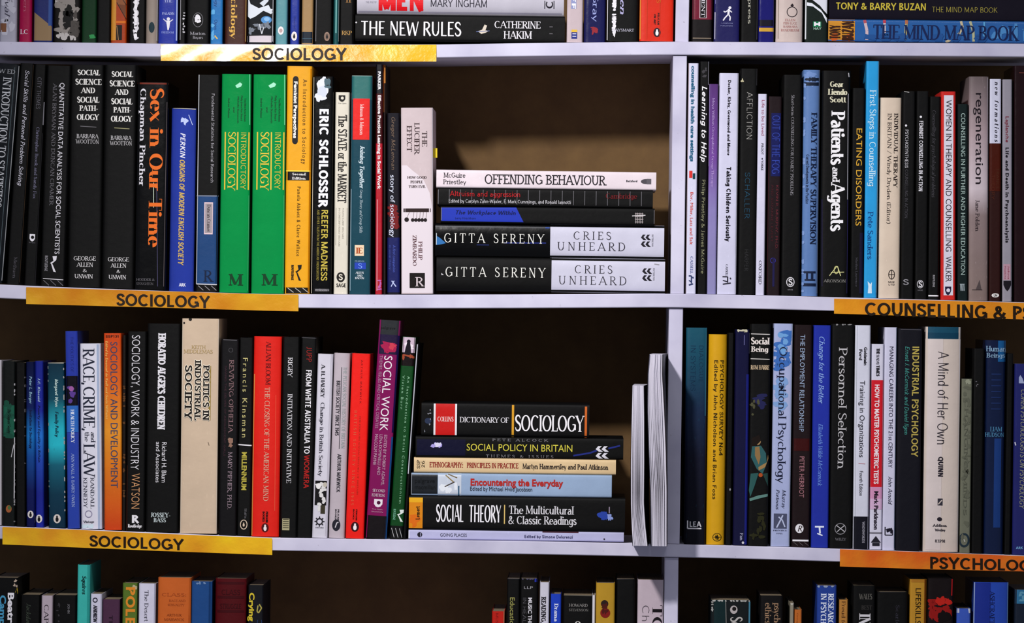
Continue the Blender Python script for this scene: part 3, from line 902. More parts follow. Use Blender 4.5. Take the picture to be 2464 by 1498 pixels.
zt = Lie('blue book lying flat with an orange block, lettered THE MIND MAP', 1993, 2580, 51, 104, '2e5f9e', [R(1993, 2057, .0, 1, 'c98a2e'), BL(1994, 2056, 0, .35, 'c45a22', 10, 12, 20), X('TONY', .12, .72, 1996, 2022, '3a1f14', 'gb'), X('BUZAN', .06, .92, 2026, 2054, '3a1f14', 'gb'),
    V('THE MIND MAP BOOK', 2102, 2448, .12, .78, '18244e', 's'), L([(2080, .98), (2086, .5), (2086, .08)], 7, 'c9b0b4'), L([(2080, .98), (2082, .84)], 7, 'b0505a'), L([(2128, .98), (2129, .1)], 6, 'c9b8bc'), L([(2128, 1), (2128, .85)], 7, 'b83c4c'), L([(2181, .98), (2178, .1)], 6, 'b9b070'), L([(2181, 1), (2181, .82)], 7, 'b0684a'),
    L([(2312, .98), (2316, .7), (2308, .4), (2290, .15), (2276, .02)], 6, 'c0b494'), L([(2334, .98), (2342, .5), (2343, .06)], 6, 'b0b08a'), L([(2368, .95), (2368, .2)], 4, '5aa0cc'), BL(2380, 2560, .1, .9, '4a86be', 12, 20, 21), BL(2060, 2380, .0, .4, '24508c', 20, 20, 22)], base=zb, row=0, depth=.15, kind='gloss')
Lie('dark violet book lying flat, yellow capitals on its spine', 1995, 2584, -20, 50, '1a1720', [V('TONY & BARRY BUZAN', 2012, 2228, .33, .57, 'c4b23e', 'gb'), V('THE MIND MAP BOOK', 2243, 2400, .28, .46, 'a89c44', 'gl')], base=zt, row=0, depth=.15, kind='gloss')

# ------------------------------------------------------------------ second shelf, sociology
def open_u(a, u, r, w, c=W_): return olog(a, u, r, w, c, BK)
B('black leaning book at the end of the second shelf, white serif title', 1, -28, 48, 152, -70, 5, '15181b', [V('INTRODUCTION TO STATISTICS', 186, 500, .52, .78, 'b9bcc0', 's'), V('A Nonmathematical Approach', 202, 520, .22, .38, '8d9194', 'si'), X('NEW ED', .1, .88, 166, 176, '9da0a4', 's'), L([(156, .985), (676, .985)], 1.6, 'a9abad'), L([(160, .86), (676, .86)], 1, '56666c')], bu=1.2, kind='gloss')
B('black book with white italic title on social skills, leaning', 1, 51, 80, 152, 13, 49, BK, [V('Social Skills and Personal Problem Solving', 169, 446, .40, .72, 'c9c7d2', 'gi'), V('Methuen', 620, 670, .45, .7, '4e4c52', 's'), L([(155, .98), (680, .98)], 1, '4a3c30')])
B('black book with faint condensed lettering and a white shield emblem', 1, 84, 111, 155, 57, 86, BK, [V('CITY THEMES', 186, 262, .3, .66, '6d6b74', 'gl'), V('Christopher Brook and Sandy Fox', 306, 478, .42, .68, '77758e', 's'), *open_u(573, .52, 9, 38), X('The Open', .24, .8, 583, 586, '77757c', 'g'), L([(245, .98), (300, .98)], 2, '8f8d94'), L([(320, .97), (690, .97)], .8, '3c3a3e')])
B('black book lettered QUANTITATIVE DATA ANALYSIS in white', 1, 114, 170, 158, 96, 155, BK, [V('QUANTITATIVE DATA ANALYSIS FOR SOCIAL SCIENTISTS', 199, 612, .56, .76, 'dad8de', 'i'), V('ALAN BRYMAN AND DUNCAN CRAMER', 202, 494, .28, .44, '6b696e', 's'), *rlogo(617, 656, .38, .66, 'd6d4da'), V('ROUTLEDGE', 617, 654, .16, .28, '8d8b90', 'gb'), L([(672, .1), (674, .96)], 1.8, 'c9c7cb'), *hatch(676, 688, '77757a')])
def sspp(label, o, xs, dim, *c):
    ls = [('SOCIAL', 168, 181, .22, .88), ('SCIENCE', 190, 204, .16, .93), ('AND', 211, 224, .34, .74), ('SOCIAL', 233, 247, .22, .87), ('PATH-', 254, 267, .30, .84), ('OLOGY', 275, 289, .22, .86)]
    dec = [X(t, u0, u1, a+o, b+o, 'e4e2dc', 'sb') for t, a, b, u0, u1 in ls]
    dec += [L([(304+o, .32), (306+o, .80)], 2, dim), X('BARBARA', .22, .86, 323+o, 333+o, 'b9b7b8', 's'), X('WOOTTON', .20, .88, 336+o, 346+o, 'a9a7a8', 's')]
    dec += [X(t, u0, u1, a+o*.5, b+o*.5, 'd2d0d0', 's') for t, a, b, u0, u1 in [('GEORGE', 618, 628, .18, .84), ('ALLEN', 633, 643, .28, .76), ('&', 648, 656, .46, .58), ('UNWIN', 661, 671, .22, .76)]]
    return B(label, 1, *c, BK, dec, bu=1.5)
sspp('thick black book with SOCIAL PATHOLOGY in cream capitals, next to the quantitative data book', 0, 0, '5e5c60', 172, 252, 156, 161, 243)
sspp('second thick black SOCIAL PATHOLOGY copy, next to the orange lettered one', 4, 0, '8d8a64', 254, 332, 156, 245, 321)
B('thick black book lettered Sex in Our Time in orange', 1, 334, 408, 198, 322, 400, BK, [V('Sex in Our Time', 214, 592, .42, .84, 'e06a22', 'd'), V('Chapman Pincher', 214, 448, .10, .28, 'd6d4da', 'd'), R(199, 203, .0, 1, '6e2a1c'), L([(245, .95), (690, .93)], 1, '6a6064'), L([(440, .66), (690, .74)], 1.4, '4a4668'), L([(215, .62), (225, .62)], 2, 'a83c1c'), X('HODDER &', .06, .64, 671, 677, '67656a', 's'), X('STOUGHTON', .06, .6, 681, 687, '5a585c', 's'), L([(440, .56), (500, .57)], 1.5, 'c9d9c0')], bu=1.5, kind='gloss')
B('royal blue book with yellow lettering between orange titled and black books', 1, 416, 474, 260, 405, 466, '2b3c98', [V('PERKIN', 320, 378, .38, .58, 'dfe0ea', 'gib'), V('ORIGINS OF MODERN ENGLISH SOCIETY', 384, 636, .36, .58, 'c9a95a', 'gib'), BL(282, 302, .36, .72, 'b9c6ec', 3, 11, 31), L([(276, .7), (300, .86)], 1.5, 'c9d4f0'), X('ARK', .42, .68, 682, 690, 'e0e2ee', 'gb'), L([(260, .06), (262, .98)], 2, 'b9b59a')], kind='shine', bu=4, pw=2.6)
B('black book with a blue foot and a silver label, before the first green book', 1, 475, 528, 180, 470, 523, '0e0e0f', [R(472, 684, .04, .98, '1f4272'), R(470, 473, .0, 1, '6d7688'), L([(180, .05), (684, .04)], 1.8, 'c6c8cc'), L([(684, .04), (685, .98)], 2.4, 'd0d0d4'), V('Fundamental Statistics for Social Research', 225, 440, .64, .78, 'a9a7ac', 'g'), R(487, 564, .36, .76, 'e0c4c8'), R(490, 561, .40, .73, '9c9296'), V('Duncan Cramer', 493, 558, .5, .66, '2a2226', 's'), X('R', .4, .74, 651, 678, '14203a', 's'), *hatch(688, 699, '9a989c')])
def green(label, xs, hl, sd):
    ink = '123c26'
    dec = [V('INTRODUCTORY', 318, 455, .68, .86, 'd2b83e', 'g'), V('SOCIOLOGY', 318, 457, .24, .50, 'dcbc3c', 's')]
    dec += [L([(318, u), (457, u)], 3, 'dcb63a') for u in (.14, .57, .95)]
    dec += [V('Tony Bilton Kevin Bonnett', 236, 292, .78, .84, ink, 'i'), V('Philip Jones Ken Sheard', 230, 290, .66, .72, ink, 'i'), V('Michelle Stanworth', 232, 296, .54, .60, ink, 'i'), V('and', 258, 270, .40, .46, ink, 'i'), V('Andrew Webster', 236, 284, .22, .28, ink, 'i')]
    dec += [X('M', .34, .76, 660, 687, '103a20', 'sb'), PG([(206, .46), (198, .62), (202, .7), (208, .66), (212, .52)], '9fe0c0'), L([(178, .95), (300, .97)], 1.6, '7ad8a4'), L([(470, .97), (700, .97)], 1.2, '4aa870')]
    return B(label, 1, *xs, '138a44', dec, kind='shine', bu=2.2, pw=4)
green('first of the two tall green INTRODUCTORY SOCIOLOGY books, beside the black and blue one', (533, 606, 178, 528, 597), .2, 40)
green('second tall green INTRODUCTORY SOCIOLOGY book, beside the yellow one', (608, 687, 179, 604, 683), .7, 50)
B('tall yellow book with a black pill reading Feminist Perspectives', 1, 690, 752, 159, 685, 744, 'e2a01e', [R(190, 340, .23, .46, K), E(191, .345, 8, K, 7), E(339, .345, 8, K, 7), V('Feminist Perspectives', 196, 332, .28, .42, 'f0eee8', 'ib'), V('An Introduction to Sociology', 191, 394, .64, .80, '5a3c14', 'i+'), R(413, 434, .0, .97, K), X('Second', .26, .78, 416, 422, 'd9d7d2', 'slb'), X('Edition', .26, .78, 426, 432, 'd9d7d2', 'slb'), V('Pamela Abbott & Claire Wallace', 449, 616, .46, .6, '4a3212', 'i+'), *rlogo(637, 676, .42, .68, '1c1a16'), V('ROUTLEDGE', 638, 674, .26, .36, '2a2216', 'gx'), R(692, 706, 0, .97, '17150f'), *hatch(693, 704, 'c9c7c2'), R(410, 413, 0, .97, 'f0d24a'), L([(165, .96), (706, .96)], 3, 'b8700f')], bu=1.2)
B('black book lettered REEFER MADNESS in yellow below large white capitals', 1, 753, 802, 184, 748, 797, '0e0e0f', [V('ERIC SCHLOSSER', 263, 497, .32, .78, 'e2e2ea', 'gx'), V('REEFER MADNESS', 505, 675, .48, .80, 'c0ae46', 'gb'), V('AND OTHER TALES FROM THE AMERICAN UNDERGROUND', 505, 675, .26, .38, '9c8e3c', 'g'), BL(184, 250, .05, .75, 'd9dce6', 16, 17, 60), BL(205, 235, .2, .7, 'c9cfdc', 8, 16, 61), BL(186, 215, .5, .98, '4a626c', 8, 8, 62), L([(186, .02), (706, .02)], 1.6, 'c9c7b8'), V('ALLEN', 695, 701, .2, .9, '7a787c', 'g'), X('PENGUIN', .24, .78, 697, 701, 'a09ea2', 'g')], kind='gloss')
B('cream book lettered The STATE or the MARKET', 1, 805, 839, 222, 802, 837, 'd6d0c0', [V('The STATE or the MARKET', 277, 487, .22, .84, '1f1c1a', 'sl'), *olog(237, .46, 8, 34, '1f1c1a', 'd6d0c0'), X('The Open', .18, .78, 247, 250, '3a3836', 'g'), V('POLITICS AND WELFARE', 500, 575, .56, .68, 'a9a396', 'g'), V('IN CONTEMPORARY BRITAIN', 500, 592, .30, .42, 'a9a396', 'g'), L([(500, .9), (590, .9)], 1, '8a8478'), L([(500, .12), (590, .12)], 1, '8a8478'), *sage(667, .5, 12, '1f1c1a', 'd6d0c0'), X('SAGE', .2, .86, 682, 691, '1f1c1a', 'gb')], bu=1)
B('dark teal book with a red label panel', 1, 843, 896, 182, 841, 890, '1f4350', [R(182, 240, .03, .98, '2f6a66'), R(237, 336, .08, .88, 'd8221e'), V('Johnson & Johnson', 250, 324, .42, .6, 'e8c4c0', 's'), V('Joining Together', 350, 452, .44, .66, 'b9cad0', 'sib'), V('Group Theory and Group Skills', 456, 560, .46, .6, '9db2ba', 'si'), R(590, 616, .24, .68, 'e0c8a8'), X('IE', .32, .6, 596, 610, 'a8481c', 'sb'), X('PEARSON', .26, .7, 627, 631, '8aa2c4', 's'), R(632, 648, .24, .78, '2440a8'), X('S', .42, .6, 634, 646, '7aa0ec', 's'), X('ALLYN', .3, .68, 654, 659, 'cdd6da', 'sb'), X('AND', .36, .62, 661, 666, 'cdd6da', 'sb'), X('BACON', .28, .7, 667, 672, 'cdd6da', 'sb'), L([(455, .04), (700, .04)], 2, '7f9aa8'), L([(182, .02), (182, .98)], 2, '9ab4ae')], bu=1.5, kind='gloss')
B('thin dark book turning red towards its foot, white lettering on social work', 1, 905, 921, 155, 902, 920, 'a81c2a', [R(150, 225, 0, 1, '15151a'), R(225, 345, .0, 1, '3c1416'), V('PARKER', 172, 215, .3, .7, 'e2e0e6', 'ib'), V('Effective Practice Learning in Social Work', 229, 454, .3, .76, 'e6dcde', 'ib'), L([(480, .25), (700, .25)], 2, 'd28a92'), BL(672, 705, .3, 1, 'b85aa0', 6, 6, 64)])
B('narrow orange edged book behind the thin red one, tall', 1, 921, 928, 156, 920, 930, '241a18', [R(156, 200, .1, .9, 'c07a34'), R(200, 270, .1, .5, '8a4c20')], dp=.012)
B('dark narrow book lettered story of sociology', 1, 931, 962, 272, 932, 962, '17161e', [V('Gregor McLennan', 280, 408, .34, .66, '6e5a4a', 'gi'), V('story of sociology', 421, 570, .26, .62, 'c9cfe2', 'i'), BL(470, 570, .0, 1, '6e1a1c', 10, 16, 65), V('story of sociology', 421, 570, .26, .62, 'd2d8ea', 'i'), R(572, 704, .0, 1, '1c2158'), V('A first companion', 590, 655, .45, .66, '4a5cb4', 'gi'), V('to social theory', 590, 648, .14, .32, '3c4c98', 'gi'), L([(676, .35), (690, .7)], 2.5, 'b9c4e8'), L([(690, .3), (676, .55)], 2, 'b9c4e8')])
lucifer = B('thick pinkish grey book with a newton cradle drawn on its spine', 1, 965, 1041, 259, 965, 1043, 'c4b4b6', [PG([(398, .02), (398, .18), (412, .38), (420, .52), (435, .72), (465, .9), (500, .98), (706, .98), (706, .02)], 'd6ccd2'), V('THE', 316, 352, .66, .82, '3a2a2a', 's'), V('LUCIFER', 296, 370, .42, .58, '3a2a2a', 's'), V('EFFECT', 303, 364, .18, .34, '3a2a2a', 's'), X('HOW GOOD', .2, .8, 424, 430, '4a3c3c', 'sb'), X('PEOPLE', .3, .68, 435, 441, '4a3c3c', 'sb'), X('TURN EVIL', .24, .76, 446, 452, '4a3c3c', 'sb'), R(502, 511, .07, .93, '2a1c1c'),
  L([(511, .26), (526, .17)], 1, '6a5c5c'), *[L([(511, .4 + .1*k), (527, .38 + .1*k)], 1, '6a5c5c') for k in range(5)], E(529, .17, 5.5, '1c1416'), *[E(530, .36 + .1*k, 4.2, '1c1416') for k in range(5)], V('PHILIP', 582, 626, .54, .66, '5a2f34', 's'), V('ZIMBARDO', 567, 640, .36, .48, '5a2f34', 's'), R(658, 694, .26, .74, '1a1616'), X('R', .46, .68, 668, 690, 'c9bcc0', 's'), L([(259, .985), (706, .985)], 1.6, 'e0d8dc')], bu=.7, tone='d6cfcc')
mb = MB()
hw = max(v.co.x for v in lucifer.children[0].data.vertices)
mb.box(hw - .0002, hw + .0042, .012, .0124, P(1050, 379).z - lucifer.location.z, P(1050, 356).z - lucifer.location.z, mat('d8c02a', 'ink'))
mb.build('page_marker', lucifer)['label'] = 'yellow sticky marker'
# flat stack
zb = max(shelf_z(1, P(x, 700).x) for x in (1050, 1240, 1590)) + .0002
def cries(label, x0, x1, y0, y1, z, xs, blot):
    dec = [R(xs, x1, .0, 1, 'c6c5d6'), V('GITTA SERENY', x0+22, xs-16, .42, .70, 'e4e4dc', 'st'), V('CRIES', xs+56, xs+146, .56, .80, '2a2830', 'st'), V('UNHEARD', xs+18, xs+180, .23, .48, '2a2830', 'st'), *macm(xs+217, xs+243, .36, .74, '211f26'), X('MACMILLAN', .38, .74, xs+244, xs+248, '6d6b74', 'g')]
    if blot: dec += [PG([(x0+3, .34), (x0+3, .62), (x0+12, .55), (x0+26, .40), (x0+14, .36)], '2f6ca8'), L([(x0+3, .35), (x0+3, .7)], 1.6, 'c9d4dc'), L([(xs-110, .43), (xs-10, .44)], 3, '1f2a6c'), L([(xs-12, .9), (xs-2, .9)], 3, '2c4c9c'), L([(x0+100, .36), (x0+130, .36)], 2, '1c2860')]
    else: dec += [L([(x1-26, .86), (x1-14, .84)], 2.4, '8d8b92'), PG([(x0+12, .46), (x0+12, .52), (x0+18, .46)], 'c9c7cb')]
    return Lie(label, x0, x1, y0, y1, '0e0e0f', dec, base=z, bu=2.5, pw=4, hc=1, depth=.15, kind='gloss' if blot else 'card', row=1)
zt = cries('lowest CRIES UNHEARD hardback of the flat stack, black with a white end', 1050, 1600, 626, 708, zb, 1327, 0)
zt = cries('upper CRIES UNHEARD hardback, black with a white end and a blue smear', 1047, 1598, 543, 623, zt, 1324, 1)
zt = Lie('black paperback lying flat with a blue slanted panel', 1060, 1575, 501, 542, '0e0e0f', [PG([(1062, .12), (1062, .90), (1242, .96), (1260, .1)], '2236a8'), V('The Workplace Within', 1095, 1240, .52, .76, '111a4e', 'gib'), V('Larry Hirschhorn', 1095, 1145, .24, .36, '111a4e', 'g'), *[L([(1530+4*k, .12), (1530+4*k, .74)], 1.1, 'b9b2b2') for k in range(5)], *[L([(1528, .2+.16*k), (1548, .2+.16*k)], 1.4, 'b0a4a4') for k in range(4)], L([(1521, .55), (1553, .6)], 2, 'd0cccc'), L([(1062, .15), (1062, .9)], 1.4, '77757c'), L([(1574, .1), (1574, .9)], 1.2, '77757c')], base=zt, depth=.14, row=1)
zt = Lie('black paperback lying flat with red lettering and thin white ticks', 1053, 1571, 456, 499, '0e0e0f', [*[L([(1081+27.2*k, .12), (1081+27.2*k, .92)], 1, '77757a') for k in range(18)], V('Altruism and aggression', 1083, 1252, .54, .84, 'b01c22', 'g'), V('Edited by Carolyn Zahn-Waxler, E. Mark Cummings, and Ronald Iannotti', 1080, 1374, .18, .38, 'c4c2c6', 'g'), V('Cambridge', 1458, 1532, .52, .8, '6e1c20', 's'), L([(1054.5, .1), (1054.5, .9)], 1.4, '77757a')], base=zt, depth=.14, row=1)
Lie('white paperback lettered OFFENDING BEHAVIOUR, topmost of the flat stack', 1050, 1579, 411, 454, 'dfd2d8', [V('McGuire', 1068, 1119, .57, .84, '29252a', 'sl'), V('Priestley', 1067, 1121, .20, .46, '29252a', 'sl'), V('OFFENDING BEHAVIOUR', 1167, 1456, .24, .78, '29252a', 'sl'), V('Batsford', 1507, 1533, .44, .56, '4a464c', 'gx'), E(1554, .48, 12, '4c484e', 6), R(1556, 1567, .33, .63, '5c585e')], base=zt, depth=.135, row=1)

# ------------------------------------------------------------------ second shelf, counselling
B('thin pale lavender book with teal lettering, next to the divider', 1, 1657, 1681, 152, 1649, 1675, 'cfcfe4', [V('counselling in health care settings', 159, 388, .30, .64, '155878', 'ib'), R(411, 428, .2, .52, 'd0302c'), R(417, 431, .55, .8, '14404c'), V('Bor, Miller, Latz and Salt', 462, 588, .34, .62, 'd03c24', 'i'), V('CASSELL', 617, 658, .42, .68, '27418c', 's'), *cass(664, 686, .5, 26, '1f2f5c'), L([(152, .02), (706, .02)], 1.2, 'b09a9c')])
B('thin black book with a white italic title, Learning to Help', 1, 1684, 1706, 148, 1677, 1700, '0e0e0f', [V('Learning to Help', 207, 388, .26, .82, 'efedf0', 'gib'), V('Philip Priestley & James McGuire', 432, 658, .38, .74, '9a9a78', 'g'), L([(148, .95), (204, .95)], 1.4, 'c4c2c6'), BL(160, 190, .2, .8, '3c3a3e', 6, 6, 70)])
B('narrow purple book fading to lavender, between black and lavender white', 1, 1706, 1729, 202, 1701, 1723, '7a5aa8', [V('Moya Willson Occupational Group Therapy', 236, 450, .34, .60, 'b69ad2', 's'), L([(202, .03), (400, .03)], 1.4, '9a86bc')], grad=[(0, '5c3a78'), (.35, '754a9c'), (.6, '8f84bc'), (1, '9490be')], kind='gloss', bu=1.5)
B('lavender white book lettered Taking Children Seriously', 1, 1731, 1778, 176, 1725, 1771, 'cbcae0', [V('Docker, Kirby, Greenwood and Moore', 193, 373, .44, .60, '1f1d26', 'gx'), V('Taking Children Seriously', 402, 580, .42, .66, '1a1820', 'gx'), V('CASSELL', 636, 664, .44, .56, '3a3844', 's'), *cass(666, 684, .5, 46, '2a2834'), R(176, 706, .94, 1, 'dcdbe8')], bu=1)
B('black book with AFFLICTION in thin grey capitals', 1, 1781, 1823, 165, 1776, 1815, '0e0e0f', [V('AFFLICTION', 222, 336, .40, .74, 'a3a19c', 'gl'), V('SCHALLER', 415, 526, .34, .64, '24526c', 'gl'), V('HARPER', 600, 652, .38, .6, '3a3a3c', 'gl'), L([(160, .98), (205, .98)], 1, '6a686a'), BL(188, 200, .0, .2, 'b9b290', 2, 6, 71)])
B('narrow lavender book lettered Life to be Lived in crimson', 1, 1825, 1847, 226, 1818, 1839, 'cfcde2', [V('Life to be Lived', 240, 326, .42, .74, '8e2a4e', 'i'), V('PROOT', 345, 372, .42, .68, '24222c', 'gb'), V('|', 378, 386, .5, .6, '24222c', 'g'), V('YORKE', 386, 410, .42, .68, '24222c', 'gb'), V('OXFORD', 627, 684, .32, .66, '23212c', 's'), L([(226, .95), (705, .95)], 1.2, 'e6e4f0')])
B('dark maroon paperback with a navy panel, beside the lavender one', 1, 1849, 1882, 232, 1845, 1876, '1f1518', [R(272, 424, .2, .92, '191d52'), V('OUT OF THE FOG', 278, 418, .28, .86, '3448a8', 'gl'), V('KEVIN R. MURPHY, PH.D.', 445, 600, .62, .8, '6e2a34', 'g'), V('AND SUZANNE LEVERT', 445, 582, .26, .42, '4e2028', 'g'), O(627, .45, 6, 1.4, '34308c'), L([(620, .5), (690, .5)], 5, '1f1c48'), L([(232, .03), (704, .03)], 1, '4a2a2e')])
B('black book with a tiny white title and a round emblem, beside the steel blue one', 1, 1884, 1929, 180, 1879, 1924, '0e0e0f', [V('Short-term COUNSELLING FOR FAMILY PROBLEMS', 228, 470, .44, .60, '8d8b90', 's'), E(679, .5, 12, 'd0ced2', 10), E(679, .5, 10, '0e0e0f', 8), X('S', .41, .6, 671, 687, 'd6d4d8', 'gb'), X('SAGE', .36, .64, 696, 699, '8d8b90', 'gb')])
B('steel blue cloth hardback with black serif lettering', 1, 1932, 1972, 168, 1927, 1968, '5c7cb0', [BL(170, 210, .0, 1, '6f8cc0', 10, 12, 72), BL(186, 196, .08, .96, '1c2434', 8, 9, 73), R(188, 194, .12, .92, '1c2434'), R(198, 206, .04, .96, '1a2232'), V('FAMILY THERAPY SUPERVISION', 272, 588, .50, .84, '141c34', 'sb'), V('Current Developments in the Practice', 372, 490, .20, .40, '1c2744', 'g'), R(653, 658, .12, .86, '19223a'), R(658, 674, .28, .4, '19223a'), R(658, 674, .58, .72, '19223a'), R(672, 676, .2, .84, '19223a'), R(682, 689, .1, .88, '19223a'), BL(168, 706, .0, .16, '7c98cc', 20, 8, 74), L([(168, .96), (706, .96)], 2, '9ab0d8')], hc=1, bu=3, pw=3)
B('thick black book lettered Patients and Agents in big white serif', 1, 1979, 2047, 170, 1972, 2040, '0e0e0f', [X('Gear', .28, .74, 196, 209, 'd4d0b4', 'd'), X('Liendo', .22, .88, 214, 228, 'd4d0b4', 'd'), X('Scott', .28, .84, 233, 246, 'd4d0b4', 'd'), V('Patients', 270, 395, .34, .82, 'f0eef0', 'sb'), V('and', 403, 437, .40, .66, 'e4e2e4', 'sb'), V('Agents', 442, 555, .36, .84, 'f0eef0', 'sb'), O(650, .58, 9, 1.8, 'b9b774', 5), L([(641, .62), (664, .74)], 2, 'd2d092'), L([(641, .6), (664, .34)], 1.8, 'd2d092'), L([(656, .4), (655, .86)], 1.6, 'd2d092'), X('ARONSON', .14, .92, 673, 680, '8d8b86', 's'), L([(225, .93), (480, .95)], 1.6, 'a9a7ae'), L([(480, .96), (706, .97)], 1.2, '3c346a'), L([(480, .04), (690, .08)], 1, '2f2a5c'), L([(175, .93), (185, .95)], 2.4, 'b9b7ba')], bu=1.5)
B('black book lettered EATING DISORDERS in gold', 1, 2050, 2080, 212, 2045, 2077, '0e0e0f', [V('EATING DISORDERS', 308, 543, .36, .80, 'd6a436', 'i'), V('Marilyn Lawrence', 620, 690, .4, .56, '4e4c54', 's'), R(560, 706, .7, 1, '1c1a30')])
B('tall azure book lettered First Steps in Counselling', 1, 2083, 2114, 147, 2078, 2110, '2f9bd8', [V('First Steps in Counselling', 217, 448, .30, .80, 'c4e4f2', 's'), V('Pete Sanders', 510, 624, .24, .66, '123a78', 's'), PG([(677, .28), (684, .5), (679, .62), (690, .6), (706, .62), (706, .3), (690, .34)], 'cfe4f2'), L([(147, .96), (704, .96)], 1.8, '8fd0ee')], kind='gloss', bu=1.2)
B('cream book lettered INDIVIDUAL THERAPY IN BRITAIN', 1, 2117, 2168, 235, 2112, 2165, 'd6c4b0', [V('INDIVIDUAL THERAPY', 273, 450, .66, .84, '241c1a', 'sb'), V('IN BRITAIN / Windy Dryden (Editor)', 273, 539, .36, .54, '241c1a', 's'), O(661, .62, 11, 1.8, '2a2220', 7), L([(661, .5), (661, .76)], 1.6, '2a2220'), L([(650, .62), (672, .62)], 1.6, '2a2220'), X('SAGE', .46, .76, 677, 681, '3a3230', 'gb'), X('LTD', .48, .76, 683, 687, '3a3230', 'gb'), L([(236, .97), (706, .97)], 1.4, 'e8dccc')], bu=2, pw=4)
B('black book with a bulleted white title, next to the cream therapy book', 1, 2170, 2201, 219, 2167, 2198, '0e0e0f', [E(302, .28, 2.6, 'e4e2e6'), V('PSYCHOSYNTHESIS', 312, 404, .22, .48, 'cfcdd2', 'g'), V('COUNSELLING IN ACTION', 408, 525, .24, .48, '4c4a50', 'g'), X('S', .2, .6, 672, 686, '8d8b90', 'gb'), L([(220, .1), (222, .5)], 1.4, 'b9b7b4')])
B('black book with FEMINIST COUNSELLING in bold white after a bullet', 1, 2203, 2233, 219, 2200, 2231, '0e0e0f', [E(281, .36, 2.8, 'e8e6ea'), V('FEMINIST COUNSELLING IN ACTION', 291, 460, .24, .56, 'dcdae0', 'gb'), E(684, .45, 10, 'd0ced2', 8), E(684, .45, 8.4, '0e0e0f', 6.6), X('S', .34, .58, 677, 691, 'd6d4d8', 'gb'), X('SAGE', .24, .66, 697, 700, '77757a', 'gb')])
B('dull black book with barely legible lettering and a white line at its foot', 1, 2235, 2261, 232, 2232, 2259, '0e0e0f', [V('Counselling for psychological problems', 264, 474, .26, .6, '454348', 'si'), V('ROUTLEDGE', 662, 691, .44, .64, 'a19fa3', 'gb'), R(710, 713.5, .05, 1, 'e6e4e8')])
B('red framed white book lettered WOMEN IN THERAPY', 1, 2264, 2300, 220, 2263, 2299, 'cc2c28', [R(229, 711, .2, .84, 'd9d6e2'), V('WOMEN IN THERAPY AND COUNSELLING', 241, 606, .34, .72, '211d22', 'i'), V('WALKER', 618, 678, .34, .72, '211d22', 'i'), *[PG([(690, .3), (690, .72), (700, .72), (708, .62), (711, .5), (708, .38), (700, .3)], '23213c'), E(699, .52, 4.6, 'd9d6e2')]], bu=1)
B('dark green book lettered COUNSELLING IN FURTHER AND HIGHER EDUCATION', 1, 2304, 2329, 250, 2303, 2329, '131f1f', [V('COUNSELLING IN FURTHER AND HIGHER EDUCATION', 272, 662, .34, .74, 'a9c0b8', 'i'), *[L([(684, .3+.11*k), (700, .34+.11*k)], 1.4, 'aab8bc') for k in range(4)], L([(684, .24), (684, .7)], 1.6, 'aab8bc')])
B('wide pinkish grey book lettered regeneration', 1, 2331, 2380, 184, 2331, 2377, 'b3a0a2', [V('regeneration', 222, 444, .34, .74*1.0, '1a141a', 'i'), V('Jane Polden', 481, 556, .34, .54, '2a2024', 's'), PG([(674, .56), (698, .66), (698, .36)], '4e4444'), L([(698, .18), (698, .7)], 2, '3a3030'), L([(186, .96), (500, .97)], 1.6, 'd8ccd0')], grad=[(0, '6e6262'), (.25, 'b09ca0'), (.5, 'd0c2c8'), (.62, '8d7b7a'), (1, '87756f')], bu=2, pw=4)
B('book with a white top lettered new formations over dark red', 1, 2381, 2410, 190, 2379, 2408, '2c1412', [R(190, 345, .02, .98, 'cfd0e2'), V('new formations', 197, 340, .44, .78, '22202c', 'sib+'), R(345, 460, .02, .98, '45190f'), V('TRANCE', 405, 455, .6, .84, '4c2c1c', 'gl'), V('THEORY', 420, 480, .2, .46, '5c2c1c', 'gl'), E(711, .55, 5, 'e4e2de', 9), X('LM', .42, .7, 708, 714, '3a3634', 'gb')], bu=1)
B('narrow grey book with maroon and black lettering on psychoanalysis', 1, 2412, 2436, 191, 2412, 2435, '96929c', [V('Laplanche', 280, 342, .30, .66, '7a2434', 'gb'), V('Life and Death in Psychoanalysis', 355, 584, .30, .66, '1a181e', 'gx'), R(636, 674, .1, .85, 'b48e9c'), V('Johns', 640, 672, .55, .72, '8a2a44', 'gb'), V('Hopkins', 640, 672, .2, .38, '8a2a44', 'g'), PG([(676, .1), (676, .9), (686, .9), (696, .7), (701, .5), (696, .3), (686, .1)], '1c1a20'), L([(191, .95), (715, .95)], 1.4, 'c9c6d0')], bu=1)
B('dark reddish book at the far end of the counselling row', 1, 2440, 2500, 158, 2440, 2500, '221416', [L([(175, .2), (176, .8)], 2, '6e3a30')], kind='gloss')
# ------------------------------------------------------------------ third shelf, sociology
B('sliver of a pale grey book cut off at the end of the third shelf', 2, -30, 4, 866, -30, 4, 'c4bfc6')
B('black book with a dull green glow painted on and a worn white edge', 2, 6, 37, 868, 6, 36, '141716', [R(975, 1050, .06, .94, '1f5a46'), BL(955, 1075, .05, .95, '194a3a', 10, 13, 80), V('The Stagnant Society', 984, 1042, .4, .66, '0f1c18', 'gi'), BL(870, 1262, .9, 1, 'b9b7ba', 22, 5, 81), L([(1052, .95), (1200, .93)], 2.2, 'd0ced2'), L([(1070, .9), (1100, .7)], 1.6, 'c9c7cb'), E(1225, .5, 9, '9c5a34', 7), E(1222, .55, 5, '4a6a3c', 4)], bu=1.5)  # green patch paints a light reflection onto the spine
B('dull black book in the gap before the dark navy spine', 2, 38, 61, 872, 38, 62, '0e0e0f', [BL(872, 1255, .9, 1, '6a686c', 10, 4, 82)])
